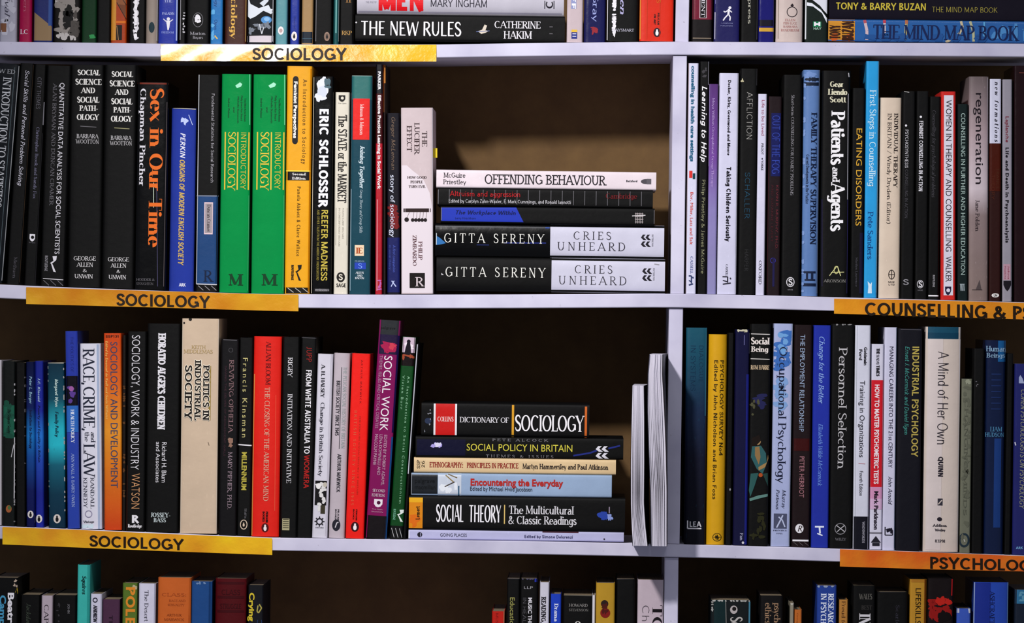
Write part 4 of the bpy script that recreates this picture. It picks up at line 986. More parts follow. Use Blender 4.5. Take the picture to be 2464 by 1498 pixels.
PEL = [(0, '12183c'), (.28, '18245c'), (.45, '2276c0'), (.58, '1c4a94'), (.78, '18205c'), (1, '16184c')]  # brighter middle stops paint a reflection of light into the colour
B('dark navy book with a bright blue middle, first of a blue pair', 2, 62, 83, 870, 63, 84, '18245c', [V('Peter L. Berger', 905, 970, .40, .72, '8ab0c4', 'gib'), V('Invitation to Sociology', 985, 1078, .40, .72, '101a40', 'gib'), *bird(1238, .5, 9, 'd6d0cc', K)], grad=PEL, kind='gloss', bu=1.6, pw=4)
B('blue book with a white oval badge, beside the dark teal cyan book', 2, 83, 104, 868, 85, 106, '26349c', [V('J.C. Kincaid', 909, 965, .36, .64, 'a9c4d8', 'gib'), V('Poverty and Equality in Britain', 975, 1112, .36, .64, '10183c', 'gib'), *bird(1249, .42, 10, 'd9d4d2', K)], grad=[(0, '232c8c'), (.3, '262f98'), (.45, '2c78d4'), (.6, '2a4cb4'), (.8, '242c90'), (1, '262fa0')], kind='gloss', bu=1.6, pw=4)  # lighter blue middle is a painted reflection
B('dark teal book with a cyan glow painted across its middle', 2, 113, 155, 872, 118, 157, '1d4456', [V('Margaret Wynn', 912, 978, .44, .64, 'b9d2cc', 'gib'), V('Family Policy', 990, 1050, .44, .64, '123040', 'gib'), *bird(1249, .5, 11, 'd2c9c2', K), BL(872, 1262, .94, 1, 'b9b7b4', 26, 5, 83), BL(880, 1262, 0, .05, 'a9b7b4', 12, 5, 84), L([(872, .02), (873, .98)], 2.4, 'b9b4a4')], grad=[(0, '1a3444'), (.22, '1d4e60'), (.4, '2cb8c8'), (.5, '2fc0d0'), (.62, '1f6478'), (.8, '183c50'), (1, '173246')], kind='gloss', bu=1.6, pw=4)  # cyan stops put a light reflection into the cover colour
B('blue book with a small dark picture and HEALTH POLICY in white', 2, 158, 185, 796, 161, 193, '2e44a4', [R(797, 905, .05, .98, '2a3a9c'), V('THE POLITICS OF', 810, 895, .42, .66, '151c58', 'gl'), R(904, 976, .02, 1, '14121c'), BL(925, 972, .1, .8, '5a3c8c', 8, 10, 85), E(935, .45, 6, '9a5a9c'), R(976, 1040, .02, 1, '2f66b8'), V('HEALTH POLICY', 986, 1065, .38, .66, 'dfe6f2', 'sb'), V('ANN WALL & BARRY OWEN', 1092, 1220, .38, .62, 'a9bce8', 's')], kind='gloss')
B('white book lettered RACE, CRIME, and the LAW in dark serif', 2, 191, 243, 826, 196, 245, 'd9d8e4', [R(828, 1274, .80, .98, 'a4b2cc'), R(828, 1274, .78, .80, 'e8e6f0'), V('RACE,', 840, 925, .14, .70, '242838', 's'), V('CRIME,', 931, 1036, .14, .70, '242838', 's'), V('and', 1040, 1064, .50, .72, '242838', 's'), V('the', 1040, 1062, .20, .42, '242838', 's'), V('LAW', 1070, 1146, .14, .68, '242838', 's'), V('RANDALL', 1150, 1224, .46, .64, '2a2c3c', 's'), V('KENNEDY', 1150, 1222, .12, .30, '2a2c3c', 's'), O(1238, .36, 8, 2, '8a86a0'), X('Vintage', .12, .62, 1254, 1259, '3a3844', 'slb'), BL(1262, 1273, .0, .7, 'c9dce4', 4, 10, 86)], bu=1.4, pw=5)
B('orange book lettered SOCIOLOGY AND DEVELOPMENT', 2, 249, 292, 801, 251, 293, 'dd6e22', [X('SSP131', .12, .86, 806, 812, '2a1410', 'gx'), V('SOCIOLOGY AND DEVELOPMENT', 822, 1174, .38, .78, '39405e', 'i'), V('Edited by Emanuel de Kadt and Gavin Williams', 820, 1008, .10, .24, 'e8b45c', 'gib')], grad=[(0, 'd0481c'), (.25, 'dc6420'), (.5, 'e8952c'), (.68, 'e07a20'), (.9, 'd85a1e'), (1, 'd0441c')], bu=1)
B('very thin dark book with a frayed brown edge, right beside the orange one', 2, 294, 304, 806, 294, 302, '1c1714', [BL(920, 1200, .1, .9, '5a3c24', 20, 5, 87)])
B('black book lettered SOCIOLOGY, WORK & INDUSTRY', 2, 305, 351, 797, 303, 347, '0e0e0f', [V('SOCIOLOGY, WORK & INDUSTRY', 806, 1130, .22, .66, 'dcdadf', 'il'), V('WATSON', 1140, 1225, .28, .72, 'd29a6a', 'il'), X('R', .34, .66, 1240, 1259, 'e4e2e6', 'gx'), X('Routledge', .12, .86, 1262, 1270, 'dcdade', 'sb'), L([(1120, .04), (1278, .04)], 3, '2c1c18')])
B('thick black book with white slab capitals ending in CHILDREN', 2, 354, 433, 778, 349, 429, '0e0e0f', [V("HORATIO ALGER'S CHILDREN", 803, 1033, .33, .56, 'dddbe0', 'slb'), V('Richard H. Blum', 1064, 1162, .48, .62, 'e0dee2', 'i'), V('and Associates', 1064, 1162, .30, .42, 'd4d2d6', 'i'), X('JOSSEY-', .16, .76, 1235, 1246, 'b4c0c0', 'sb'), X('BASS', .26, .62, 1248, 1258, 'b4c0c0', 'sb')])
B('tall thick beige book with a bold black POLITICS IN title', 2, 436, 526, 766, 433, 521, 'c9b39a', [X('KEITH', .27, .64, 831, 839, 'a48c5a', 's'), X('MIDDLEMAS', .06, .84, 841, 850, 'a48c5a', 's'), R(880, 1012, .74, .80, '8a7434')] +
  [V(t, a+dx, b+dx, u0+du, u1+du, c, 'slb') for dx, du, c in ((0, -.018, 'e6dcc8'), (0, .018, 'e6dcc8'), (1.8, 0, 'e6dcc8'), (-1.8, 0, 'e6dcc8'), (0, 0, '1d1a18')) for t, a, b, u0, u1 in (('SOCIETY', 880, 1008, .09, .29), ('INDUSTRIAL', 868, 1010, .36, .53), ('POLITICS IN', 880, 1010, .59, .76))] +
  [E(768, .22, 4, '1d1a18'), E(777, .05, 2.5, '1d1a18'), L([(1064, .74), (1072, .77)], 1.6, '6e6050'), L([(768, .02), (1286, .02)], 2, 'ddcdb8'), L([(768, .985), (1286, .985)], 1.6, 'e0d0bc')], bu=.8, tone='8a7c68')
B('black book with REVIVING OPHELIA in muted pink', 2, 533, 577, 816, 527, 567, '131214', [V('REVIVING OPHELIA', 866, 1040, .48, .74, '8d6c70', 's'), BL(1050, 1078, .45, .75, '8d6c5c', 4, 9, 90), V('MARY PIPHER, PH.D.', 1088, 1226, .48, .72, '94808a', 's'), V('SAVING THE SELVES OF ADOLESCENT GIRLS', 880, 1098, .22, .32, '4a2c38', 'g'), L([(817, .1), (818, .9)], 1.2, '67656a'), O(842, .55, 5, 1, '4c4a4e')])
B('black book lettered MILLENNIUM in yellow below a white rule', 2, 579, 610, 812, 568, 604, '0e0e0f', [V('Francis Kinsman', 860, 1053, .28, .62, 'c6bc7c', 'i+'), L([(1070, .0), (1072, 1)], 3, 'd6d4d8'), V('MILLENNIUM', 1088, 1180, .30, .66, 'b2a644', 'ib'), V('Shifts', 1224, 1248, .55, .7, '77757a', 's'), O(1263, .5, 11, 2, 'd0bca4', 8), *bird(1263, .5, 7, '17140f', 'd0bca4')])
B('wide red book with THE CLOSING in pale serif capitals', 2, 613, 680, 809, 604, 671, 'd8261e', [V('ALLAN BLOOM', 822, 925, .44, .62, '5c1014', 's'), V('THE CLOSING OF THE AMERICAN MIND', 932, 1206, .42, .60, 'd4a088', 's'), L([(900, .03), (1290, .02)], 2, 'd89a4c'), V('PENGUIN', 1232, 1258, .52, .6, '2c1012', 'gx'), V('BOOKS', 1232, 1256, .40, .48, '2c1012', 'gx'), *bird(1271, .5, 11, '4a1518', 'e4dcdc'), L([(950, .82), (1230, .84)], 1.2, 'dc5a40')], bu=2.5, pw=3)
B('black book lettered INITIATION AND INITIATIVE, beside the wide red one', 2, 683, 724, 810, 674, 713, '0e0e0f', [V('RIGBY', 860, 906, .32, .60, 'd8d6da', 's'), V('INITIATION AND INITIATIVE', 948, 1162, .34, .62, 'd4d2d6', 's'), R(1248, 1276, .12, .56, 'a69e7a'), *[L([(1250+5*k, .16), (1250+5*k, .52)], 1.6, '1c1a14') for k in range(5)]])
B('black book lettered FROM WHITE AUSTRALIA TO in white and red', 2, 725, 762, 810, 714, 749, '0e0e0f', [V('JUPP', 834, 870, .36, .72, '9a2420', 'g'), V('FROM WHITE AUSTRALIA TO', 890, 1091, .36, .74, 'e2e0e4', 'gb'), V('WOOMERA', 1096, 1174, .38, .74, 'a8221f', 'gb'), L([(812, .0), (813, 1)], 1.2, '4e4c50')])
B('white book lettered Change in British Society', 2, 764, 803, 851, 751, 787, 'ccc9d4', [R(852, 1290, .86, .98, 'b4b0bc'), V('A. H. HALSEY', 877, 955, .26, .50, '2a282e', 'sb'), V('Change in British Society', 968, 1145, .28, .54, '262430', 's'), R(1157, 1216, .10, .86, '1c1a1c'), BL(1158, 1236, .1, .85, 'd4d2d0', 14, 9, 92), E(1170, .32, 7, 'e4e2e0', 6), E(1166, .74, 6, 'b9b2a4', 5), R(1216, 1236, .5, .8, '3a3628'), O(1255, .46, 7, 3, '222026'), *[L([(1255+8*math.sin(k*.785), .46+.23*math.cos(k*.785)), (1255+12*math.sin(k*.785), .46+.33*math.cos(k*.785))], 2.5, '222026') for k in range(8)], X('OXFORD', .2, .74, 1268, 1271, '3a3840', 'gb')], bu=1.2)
B('grey book lettered BRITISH SOCIETY SINCE 1945 in black', 2, 804, 843, 849, 790, 829, 'b8adb4', [V('THE PELICAN SOCIAL HISTORY OF BRITAIN', 882, 1078, .60, .84, '93a09e', 'g'), L([(883, .5), (1080, .5)], 1.6, '34323a'), V('BRITISH SOCIETY SINCE 1945', 916, 1048, .20, .44, '2c2a30', 'gb'), V('ARTHUR MARWICK', 1093, 1184, .40, .64, '2c2a30', 'gb'), V('PELICAN', 1226, 1252, .52, .62, '26242a', 'gx'), V('BOOKS', 1226, 1250, .36, .46, '26242a', 'gx'), E(1264, .46, 14, '24242e', 10), L([(1270, .4), (1258, .5), (1257, .6)], 2.4, 'c9c4ca')], bu=2.5, pw=3)
B('bright red book lettered BRITISH SOCIETY SINCE', 2, 847, 892, 850, 831, 875, 'e6221c', [V('ARTHUR MARWICK', 866, 970, .50, .60, '84181a', 'gt'), V('BRITISH SOCIETY SINCE 1945', 988, 1216, .24, .38, 'd2744c', 'st'), V('THE PENGUIN SOCIAL HISTORY OF BRITAIN', 1000, 1190, .52, .60, 'b0301c', 's'), V('PENGUIN', 1226, 1252, .52, .6, '2c1012', 'gx'), V('BOOKS', 1226, 1250, .36, .44, '2c1012', 'gx'), *bird(1268, .5, 12, '34141a', 'efe6e6')], bu=1)
B('tall leaning magenta book lettered SOCIAL WORK', 2, 912, 966, 770, 880, 929, '7c1a54', [R(770, 805, .0, 1, '2b2d30'), X('palgrave', .08, .76, 785, 792, '1a1b1d', 'gb'), R(805, 852, .0, 1, '241a38'), BL(815, 850, .1, .9, 'a01c48', 9, 14, 93), BL(820, 848, .5, .85, 'c03a4c', 4, 10, 94), V('SOCIAL WORK', 856, 1036, .34, .72, 'e4d8e0', 'i'), V('THEMES, ISSUES AND CRITICAL DEBATES', 856, 1032, .12, .26, 'b07a9c', 'i'), V('EDITED BY ROBERT ADAMS,', 1046, 1168, .58, .72, 'c49ab2', 'i'), V('LENA DOMINELLI AND', 1046, 1144, .36, .5, 'c49ab2', 'i'), V('MALCOLM PAYNE', 1046, 1120, .14, .28, 'c49ab2', 'i'), X('SECOND', .2, .78, 1178, 1185, 'd0bcc8', 's'), X('EDITION', .18, .78, 1189, 1196, 'd0bcc8', 's'), *olog(1212, .5, 10, 50, 'e0d8de', '4a1234'), X('The Open', .22, .72, 1225, 1228, 'c4a4b4', 'g'), X('University', .2, .76, 1231, 1234, 'c4a4b4', 'g'), R(1242, 1297, .0, .95, '1b1719'), R(1050, 1297, .92, 1, '20508c'), R(806, 1040, .92, 1, '231a4a')], kind='gloss', bu=1, dp=.004)
B('leaning dark green book with a sky picture at its head', 2, 968, 1002, 810, 937, 968, '15431f', [R(811, 880, .02, .98, '1a1214'), R(811, 848, .04, .98, 'c9b4c4'), BL(812, 845, .1, .9, 'e4dae2', 6, 9, 95), PG([(822, .38), (822, .58), (834, .66), (852, .72), (852, .2), (836, .28)], '14101a'), E(821, .48, 4.5, '14101a'), BL(850, 868, .0, 1, '94442c', 6, 8, 96), V('An Introduction to Social Constructionism', 905, 1212, .56, .74, '8cbf98', 'i+'), V('Vivien Burr', 904, 985, .18, .36, '8cbf98', 'i+'), *rlogo(1226, 1256, .45, .98, 'd8e0da'), V('ROUTLEDGE', 1226, 1252, .18, .36, '6aa888', 'gb'), R(1266, 1297, .0, 1, '171717'), *hatch(1272, 1294, 'b4b4b4')], bu=1, dp=.004)
B('thin leaning black book with a white edge line behind the flat stack', 2, 1003, 1009, 826, 970, 975, '0e0e0f', [L([(828, .3), (1140, .3)], 2.4, 'b9bac4')], dp=.004)
# flat stack
zb = max(shelf_z(2, P(x, 1300).x) for x in (985, 1240, 1500)) + .0002
zt = Lie('thin lavender paperback lettered GOING PLACES, lowest of the stack', 983, 1501, 1281, 1304, 'b6b6d8', [E(1010, .5, 6, '23222c'), L([(1012, .3), (1012, .7)], 1.4, 'b6b6d8'), V('GOING PLACES', 1059, 1123, .34, .66, '3a3a4a', 'i'), V('Edited by Simone Delorenzi', 1262, 1378, .3, .62, '34345a', 'gb'), E(1454, .28, 2, '23222c'), L([(984, .1), (984, .9)], 3, 'dcdcea'), R(1305, 1392, .9, 1, '4c2c34')], base=zb, depth=.15)
zt = Lie('thick black paperback lettered SOCIAL THEORY with an orange block', 984, 1504, 1197, 1279, '0e0e0f', [R(984, 1017, .04, .94, 'd9861e'), R(984, 1017, .80, .94, 'e2a820'), BL(985, 1016, .05, .5, 'd86a1a', 6, 16, 97), X('Lemert', .3, .68, 1000, 1010, '2a1c10', 'gb'), V('SOCIAL', 1050, 1115, .24, .74, 'eceaee', 'gl'), V('THEORY', 1129, 1205, .24, .74, 'eceaee', 'gl'), L([(1214, .2), (1214, .76)], 2.6, 'd2b46a'), V('The Multicultural', 1225, 1380, .50, .74, 'd6d4d8', 's'), V('& Classic Readings', 1224, 1387, .20, .44, 'd6d4d8', 's'), BL(1435, 1480, .35, .6, '2c44a0', 8, 12, 98), BL(1455, 1478, .34, .62, '8a9cd8', 5, 7, 99), L([(1466, .55), (1466, .74)], 2.4, '9a8aa0')], base=zt, depth=.15)
zt = Lie('blue grey paperback with a red title, Encountering the Everyday', 989, 1472, 1140, 1194, '95abc8', [R(989, 1053, .0, 1, '23262a'), X('', 0, 0, 0, 0) if 0 else V('palgrave', 998, 1046, .56, .76, '121416', 'i'), V('macmillan', 998, 1048, .28, .46, '121416', 'i'), L([(990, .02), (990, .98)], 1.6, '8d9098'), R(1054, 1110, .0, 1, 'c4ccd8'), BL(1055, 1108, .05, .6, 'dfe4ea', 8, 12, 100), L([(1072, .92), (1092, .6)], 2.6, '8a7444'), L([(1078, .96), (1100, .8)], 2.4, '6e5c3c'), L([(1070, .4), (1094, .62)], 2.4, '3a3028'), L([(1104, .0), (1104, .45)], 3, '27506e'), V('Encountering the Everyday', 1132, 1353, .48, .78, 'b42c26', 'ib'), V('Edited by Michael Hviid Jacobsen', 1131, 1281, .24, .42, '262a34', 'i')], base=zt, depth=.145)
zt = Lie('cream paperback lettered ETHNOGRAPHY in dark red', 996, 1482, 1100, 1137, 'dcc094', [X('SSP', .28, .82, 1003, 1011, '3a3020', 'gb'), X('26', .34, .78, 1014, 1022, '3a3020', 'gb'), V('ETHNOGRAPHY:', 1034, 1114, .36, .70, '8a2420', 'slc'), V('PRINCIPLES IN PRACTICE', 1124, 1247, .36, .70, '8a2420', 'slc'), V('Martyn Hammersley and', 1258, 1385, .34, .68, '2c2422', 'slc'), V('Paul Atkinson', 1390, 1463, .34, .68, '2c2422', 'slc')], base=zt, depth=.14, bu=1.5)
zt = Lie('black paperback with SOCIAL POLICY in yellow capitals', 1000, 1500, 1047, 1098, '0e0e0f', [R(1003, 1120, .1, .85, '15152c'), V('PETE ALCOCK', 1185, 1318, .80, .92, 'a09ea4', 'st'), V('SOCIAL POLICY IN BRITAIN', 1123, 1378, .34, .66, 'd0c648', 'i'), V('THEMES & ISSUES', 1170, 1332, .02, .16, '9a989e', 'st'), BL(1026, 1064, .45, .72, 'a79cdc', 7, 10, 103), BL(1045, 1064, .48, .7, 'd6d2ea', 4, 8, 104), L([(1380, .16), (1420, .3), (1436, .42)], 4, '26307c'), L([(1464, .52), (1492, .66)], 4, '26307c'), *macm(1432, 1466, .04, .64, 'dcdae4')], base=zt, depth=.145)
Lie('black hardback dictionary with a red block, topmost of the stack', 1014, 1418, 965, 1045, '0e0e0f', [R(1048, 1095, .03, .97, 'c4201e'), R(1043.5, 1048, .03, .97, 'dedce0'), R(1095, 1099.5, .03, .97, 'dedce0'), V('COLLINS', 1053, 1091, .44, .58, 'e4c4c0', 's'), V('DICTIONARY OF', 1107, 1224, .42, .58, 'dcdade', 's'), R(1231.5, 1237, .0, .96, 'd2982a'), V('SOCIOLOGY', 1240, 1404, .18, .66, 'efedf0', 'sr'), R(1407, 1412.5, .0, .94, 'c8642a'), E(1030, .45, 8, '28324a', 7), BL(1018, 1038, .1, .8, '8d8f98', 7, 3, 105)], base=zt, depth=.14, hc=1)

# two paperbacks turned fore-edge outwards at the end of the third shelf
def fore_edge(label, pts, y_front, seed):
    """pts: (picture height, left x, right x) from the head down to the foot of the page edges"""
    rg = random.Random(seed)
    foot = pts[-1]
    b0 = P((foot[1]+foot[2])/2, foot[0], y_front)
    zb = shelf_z(2, b0.x)
    t = thing('book', label, 'book', (b0.x, y_front, zb), 'paperbacks turned with their pages outwards')
    n = 26
    def at(f):
        q = f * (len(pts)-1); i = min(int(q), len(pts)-2); k = q - i
        k = k*k*(3-2*k)*.5 + k*.5
        return [pts[i][j] + (pts[i+1][j]-pts[i][j])*k for j in range(3)]
    dpt = .150
    zs = []
    for i in range(n+1):
        y, xl, xr = at(i/n)
        a, c = P(xl, y, y_front), P(xr, y, y_front)
        zs.append((a.z - zb, a.x - b0.x, c.x - b0.x))
    dz = zs[-1][0]
    ztop = zs[0][0]
    zs = [((z - dz) * ztop/(ztop-dz), xl, xr) for z, xl, xr in zs]
    tc = .0005
    pm = mat('d6d2e0', 'pages', .8)
    gm = mat('6d6a80', 'pages', .8)
    # page block split into leaves that fan a little apart, so real gaps show between them
    cuts = [0, .10, .2, .3, .38, .45, .5, .56, .62, .68, .76, .86, 1]
    mb = MB()
    for k in range(len(cuts)-1):
        f0, f1 = cuts[k], cuts[k+1]
        back = rg.uniform(0, .0022)
        def edge(f, z, xl, xr, sgn):
            zz = z / ztop
            gap = .00030 * max(0, 1 - abs(zz-.35)*1.6) * (1 if rg.random() < 2 else 0)
            return xl + tc + (xr - xl - 2*tc) * f + sgn * gap * (0 if f in (0, 1) else 1)
        m = pm
        fr0 = [(edge(f0, z, a, c, 1), back, z + (.0004 if z == 0 else 0)) for z, a, c in zs]
        fr1 = [(edge(f1, z, a, c, -1), back, z + (.0004 if z == 0 else 0)) for z, a, c in zs]
        last = zs[-1]
        bk0 = [(p[0]*.25 + (-.004 + f0*.012), dpt-.004, p[2]) for p in fr0]
        bk1 = [(p[0]*.25 + (-.004 + f1*.012), dpt-.004, p[2]) for p in fr1]
        mb.grid([fr0, fr1], m)
        mb.grid([fr0, bk0], m); mb.grid([fr1, bk1], m)
        mb.grid([bk0, bk1], m)
        for e in (0, -1): mb.face([fr0[e], fr1[e], bk1[e], bk0[e]], m)
    mb.build('page_block', t)
    mb = MB()
    cm = mat('1d1c22', 'card')
    for side in (0, 1):
        f0 = [((a if side == 0 else c - tc), .0003, z) for z, a, c in zs]
        f1 = [(x + tc, y, z) for x, y, z in f0]
        bx = -.0048 if side == 0 else .0088
        k0 = [(x*.25 + bx - (tc if side == 0 else 0), dpt, z) for x, y, z in f0]
        k1 = [(x + tc, y, z) for x, y, z in k0]
        for a, c in ((f0, f1), (f1, k1), (k1, k0), (k0, f0)): mb.grid([a, c], cm)
        for e in (0, -1): mb.face([f0[e], f1[e], k1[e], k0[e]], cm)
        if side == 0: l0 = k0
        else: r1 = k1
    mb.grid([[(x, dpt, z) for x, y, z in l0], [(x, dpt, z) for x, y, z in r1]], cm)
    mb.grid([[(x, dpt-.0006, z) for x, y, z in l0], [(x, dpt-.0006, z) for x, y, z in r1]], cm)
    mb.build('cover', t)
fore_edge('shorter paperback turned with its pages outwards, next to the stack', [(927, 1521, 1550), (1010, 1519, 1551), (1120, 1517, 1551), (1220, 1517, 1550), (1280, 1519, 1554), (1327, 1522, 1559)], -.07, 1)
fore_edge('taller paperback with wavy pages outwards, next to the divider', [(852, 1562, 1595), (900, 1558, 1594), (985, 1557, 1599), (1090, 1560, 1603), (1190, 1564, 1605), (1328, 1566, 1605)], -.07, 2)

# ------------------------------------------------------------------ third shelf, psychology
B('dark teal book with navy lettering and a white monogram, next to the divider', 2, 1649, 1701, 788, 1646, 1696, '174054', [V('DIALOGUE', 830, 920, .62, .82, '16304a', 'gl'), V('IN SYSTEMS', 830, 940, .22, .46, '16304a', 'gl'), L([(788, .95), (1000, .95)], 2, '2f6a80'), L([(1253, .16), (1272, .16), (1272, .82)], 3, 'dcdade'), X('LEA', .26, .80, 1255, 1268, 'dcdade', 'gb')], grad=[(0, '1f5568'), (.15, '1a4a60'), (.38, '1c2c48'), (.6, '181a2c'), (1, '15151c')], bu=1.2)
B('yellow book lettered PSYCHOLOGY SURVEY in bold black', 2, 1705, 1753, 804, 1699, 1742, 'd29e1e', [V('PSYCHOLOGY SURVEY No4', 866, 1096, .64, .84, '2a2210', 'gb'), V('Edited by John Nicholson and Brian Foss', 866, 1201, .32, .52, '2a2210', 'gb'), E(1293, .6, 10, '2a2210', 11), E(1293, .6, 8.4, 'd29e1e', 9.4), L([(1293, .4), (1293, .8)], 1.8, '2a2210'), L([(1286, .6), (1300, .6)], 1.8, '2a2210'), V('f', 1288, 1299, .5, .7, '2a2210', 'sb')], bu=5, pw=2.6)
B('black book in the gap right of the yellow survey book', 2, 1755, 1768, 800, 1744, 1760, '0e0e0f', [E(1178, .7, 3, '8d8b90', 2)])
B('dark navy book with a frayed white head and a blue edge', 2, 1769, 1804, 792, 1762, 1799, '1a1a38', [BL(790, 799, .0, 1, 'c4c0a4', 9, 6, 112), L([(800, .97), (850, .97)], 1.6, '8d8fb4'), R(900, 1310, .80, .97, '252a80'), L([(806, .62), (830, .62)], 1.6, '6a6a9c'), V('Pan', 1283, 1300, .5, .7, 'b9b9d4', 's'), E(1306, .7, 3, 'c9c7cb')], bu=2, kind='gloss')
B('black book with a painted figure under the words Social Being', 2, 1806, 1857, 779, 1800, 1846, '0e0e0f', [L([(803, .02), (804, .98)], 2, 'c4c0bc'), X('Social', .04, .94, 812, 828, 'e0d6d0', 'sb'), X('Being', .06, .88, 833, 846, 'e0d6d0', 'sb'), L([(863, .02), (864, .98)], 2, 'c4c0bc'), X('ROM HARRE', .04, .96, 878, 889, 'bfa98a', 's'), BL(940, 990, .1, .9, '23244c', 5, 17, 113), BL(960, 1010, .0, .6, '4a4a34', 7, 7, 114), E(1062, .42, 9, '9a7c54', 8), PG([(1054, .15), (1046, .5), (1060, .6), (1080, .2), (1078, .1)], '1c1512'), PG([(1074, .15), (1072, .6), (1090, .85), (1115, .9), (1140, .7), (1128, .4), (1100, .1)], '2f5a5c'), PG([(1076, .3), (1074, .52), (1100, .58), (1118, .5), (1096, .3)], '8a6c44'), PG([(1112, .9), (1094, .96), (1102, .99), (1124, .82), (1132, .5), (1124, .48)], '9a7a4c'), PG([(1140, .1), (1138, .5), (1170, .3), (1196, .1), (1180, .02)], '2c5654'), PG([(1140, .7), (1138, .96), (1170, .98), (1150, .8)], '24403c'), E(1143, .6, 5, 'a84c24'), PG([(1200, .05), (1192, .5), (1188, .98), (1194, .98), (1200, .5), (1206, .08)], '5a8078'), BL(1230, 1300, .0, 1, '2a2a18', 12, 10, 115)], bu=1)
B('pale blue book lettered Occupational Psychology', 2, 1865, 1911, 778, 1854, 1900, 'a4add2', [BL(779, 900, .0, 1, '3a68b0', 22, 18, 116), BL(900, 1010, .0, .8, '7a9ccc', 12, 20, 117), BL(780, 860, .2, .8, '6a9cd0', 8, 12, 118), V('Occupational Psychology', 835, 1162, .30, .72, '1c2036', 's'), V('Murray', 1178, 1222, .56, .76, '22243a', 'si'), V('Porteous', 1178, 1225, .24, .42, '22243a', 'si'), R(1236, 1272, .14, .84, '4c5068'), L([(1240, .62), (1252, .5), (1270, .3)], 3.4, 'b4bcd8'), L([(1244, .4), (1252, .6), (1268, .74)], 3, 'b4bcd8'), X('PRENTICE', .12, .84, 1275, 1278, '34364c', 'sb'), X('HALL', .3, .62, 1282, 1285, '34364c', 'sb'), L([(779, .965), (1314, .965)], 2, 'c9d4ea')], bu=1)
B('dark brown book lettered THE EMPLOYMENT RELATIONSHIP in pale blue', 2, 1914, 1956, 781, 1903, 1948, '1e1416', [R(1055, 1085, .0, 1, '3a1414'), V('THE EMPLOYMENT RELATIONSHIP', 805, 1038, .34, .60, '97a9c4', 'i'), V('PETER HERRIOT', 1098, 1197, .40, .66, 'a47078', 'i'), E(1272, .44, 11, 'e4e2e6', 10), X('R', .34, .56, 1265, 1279, '2a1c1e', 'gi'), R(1299, 1303, .06, .96, 'eceaee'), *hatch(1305, 1313, '5a5456')])
B('vivid blue book with a pale italic title, Change for the Better', 2, 1957, 2000, 782, 1951, 1993, '27349c', [V('Change for the Better', 808, 969, .34, .64, '8fb0e6', 'si'), V('Elizabeth Wilde McCormick', 1020, 1168, .36, .60, '6a90dc', 'si'), L([(1268, .22), (1268, .74)], 4, 'dfe6f4'), L([(1268, .48), (1284, .52)], 4, 'dfe6f4'), L([(1284, .36), (1289, .66)], 3, 'dfe6f4')], kind='gloss', bu=1)
B('wide black book lettered Personnel Selection', 2, 2002, 2053, 779, 1994, 2049, '0e0e0f', [V('Personnel Selection', 837, 1127, .34, .72, 'bdbbbd', 's'), BL(777, 783, .05, .95, '8d8b8c', 8, 4, 119), O(1273, .5, 13, 1.6, '8d8b90', 13), L([(1264, .3), (1280, .7)], 2, 'b4b2b6'), L([(1264, .7), (1280, .35)], 2, 'b4b2b6'), X('WILEY', .28, .76, 1295, 1301, '77757a', 's')])
B('white book with a black foot, lettered Training in Organizations', 2, 2058, 2094, 782, 2051, 2090, 'cfd0de', [V('Goldstein', 835, 878, .58, .78, '1f1d24', 'ib'), V('Ford', 840, 866, .26, .46, '1f1d24', 'ib'), V('Training in Organizations', 916, 1100, .34, .66, '24222a', 'i'), L([(1115, .3), (1116, .74)], 2, 'b48a94'), V('Fourth Edition', 1133, 1193, .38, .6, '2a2830', 'i'), R(1243, 1322, .0, 1, '191921'), V('WADSWORTH', 1256, 1306, .6, .76, '8d8b96', 'slb'), R(783, 1243, .0, .12, 'a4aab0')], bu=1)
B('narrow red and white book lettered HOW TO MASTER PSYCHOMETRIC TESTS', 2, 2095, 2126, 827, 2091, 2122, 'd0cede', [V('THE', 838, 851, .4, .66, '2c2a30', 'gx'), V('SUNDAY', 853, 877, .4, .62, '2c2a30', 's'), V('TIMES', 879, 904, .4, .66, '2c2a30', 'gx'), R(914, 1172, .0, 1, 'c8202c'), V('HOW TO MASTER PSYCHOMETRIC TESTS', 925, 1164, .32, .68, 'ecdce0', 'ib'), R(1172, 1200, .0, 1, 'c88cb0'), R(1200, 1226, .0, 1, 'cba8c6'), V('Mark Parkinson', 1182, 1274, .36, .68, '221a24', 'ib'), R(1281, 1285, .0, 1, '77747f'), PG([(1290, .52), (1306, .92), (1306, .12)], '25232c'), R(1307, 1314, .24, .82, '25232c')], bu=.8)
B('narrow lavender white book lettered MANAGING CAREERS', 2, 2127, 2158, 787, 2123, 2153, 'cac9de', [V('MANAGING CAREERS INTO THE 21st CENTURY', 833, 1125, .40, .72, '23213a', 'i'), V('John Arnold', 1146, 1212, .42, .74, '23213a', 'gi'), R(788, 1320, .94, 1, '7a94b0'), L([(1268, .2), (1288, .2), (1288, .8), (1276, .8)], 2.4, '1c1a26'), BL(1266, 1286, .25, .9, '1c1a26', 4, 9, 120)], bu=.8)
B('black book lettered INDUSTRIAL PSYCHOLOGY in gold', 2, 2161, 2218, 790, 2154, 2214, '15151c', [V('INDUSTRIAL PSYCHOLOGY', 833, 1098, .60, .88, 'b4a250', 'gb'), V('Ernest J. McCormick and Daniel Ilgen', 833, 1045, .30, .48, '3f8a80', 'gi'), L([(792, .1), (793, .95)], 1.4, '5a5860')])
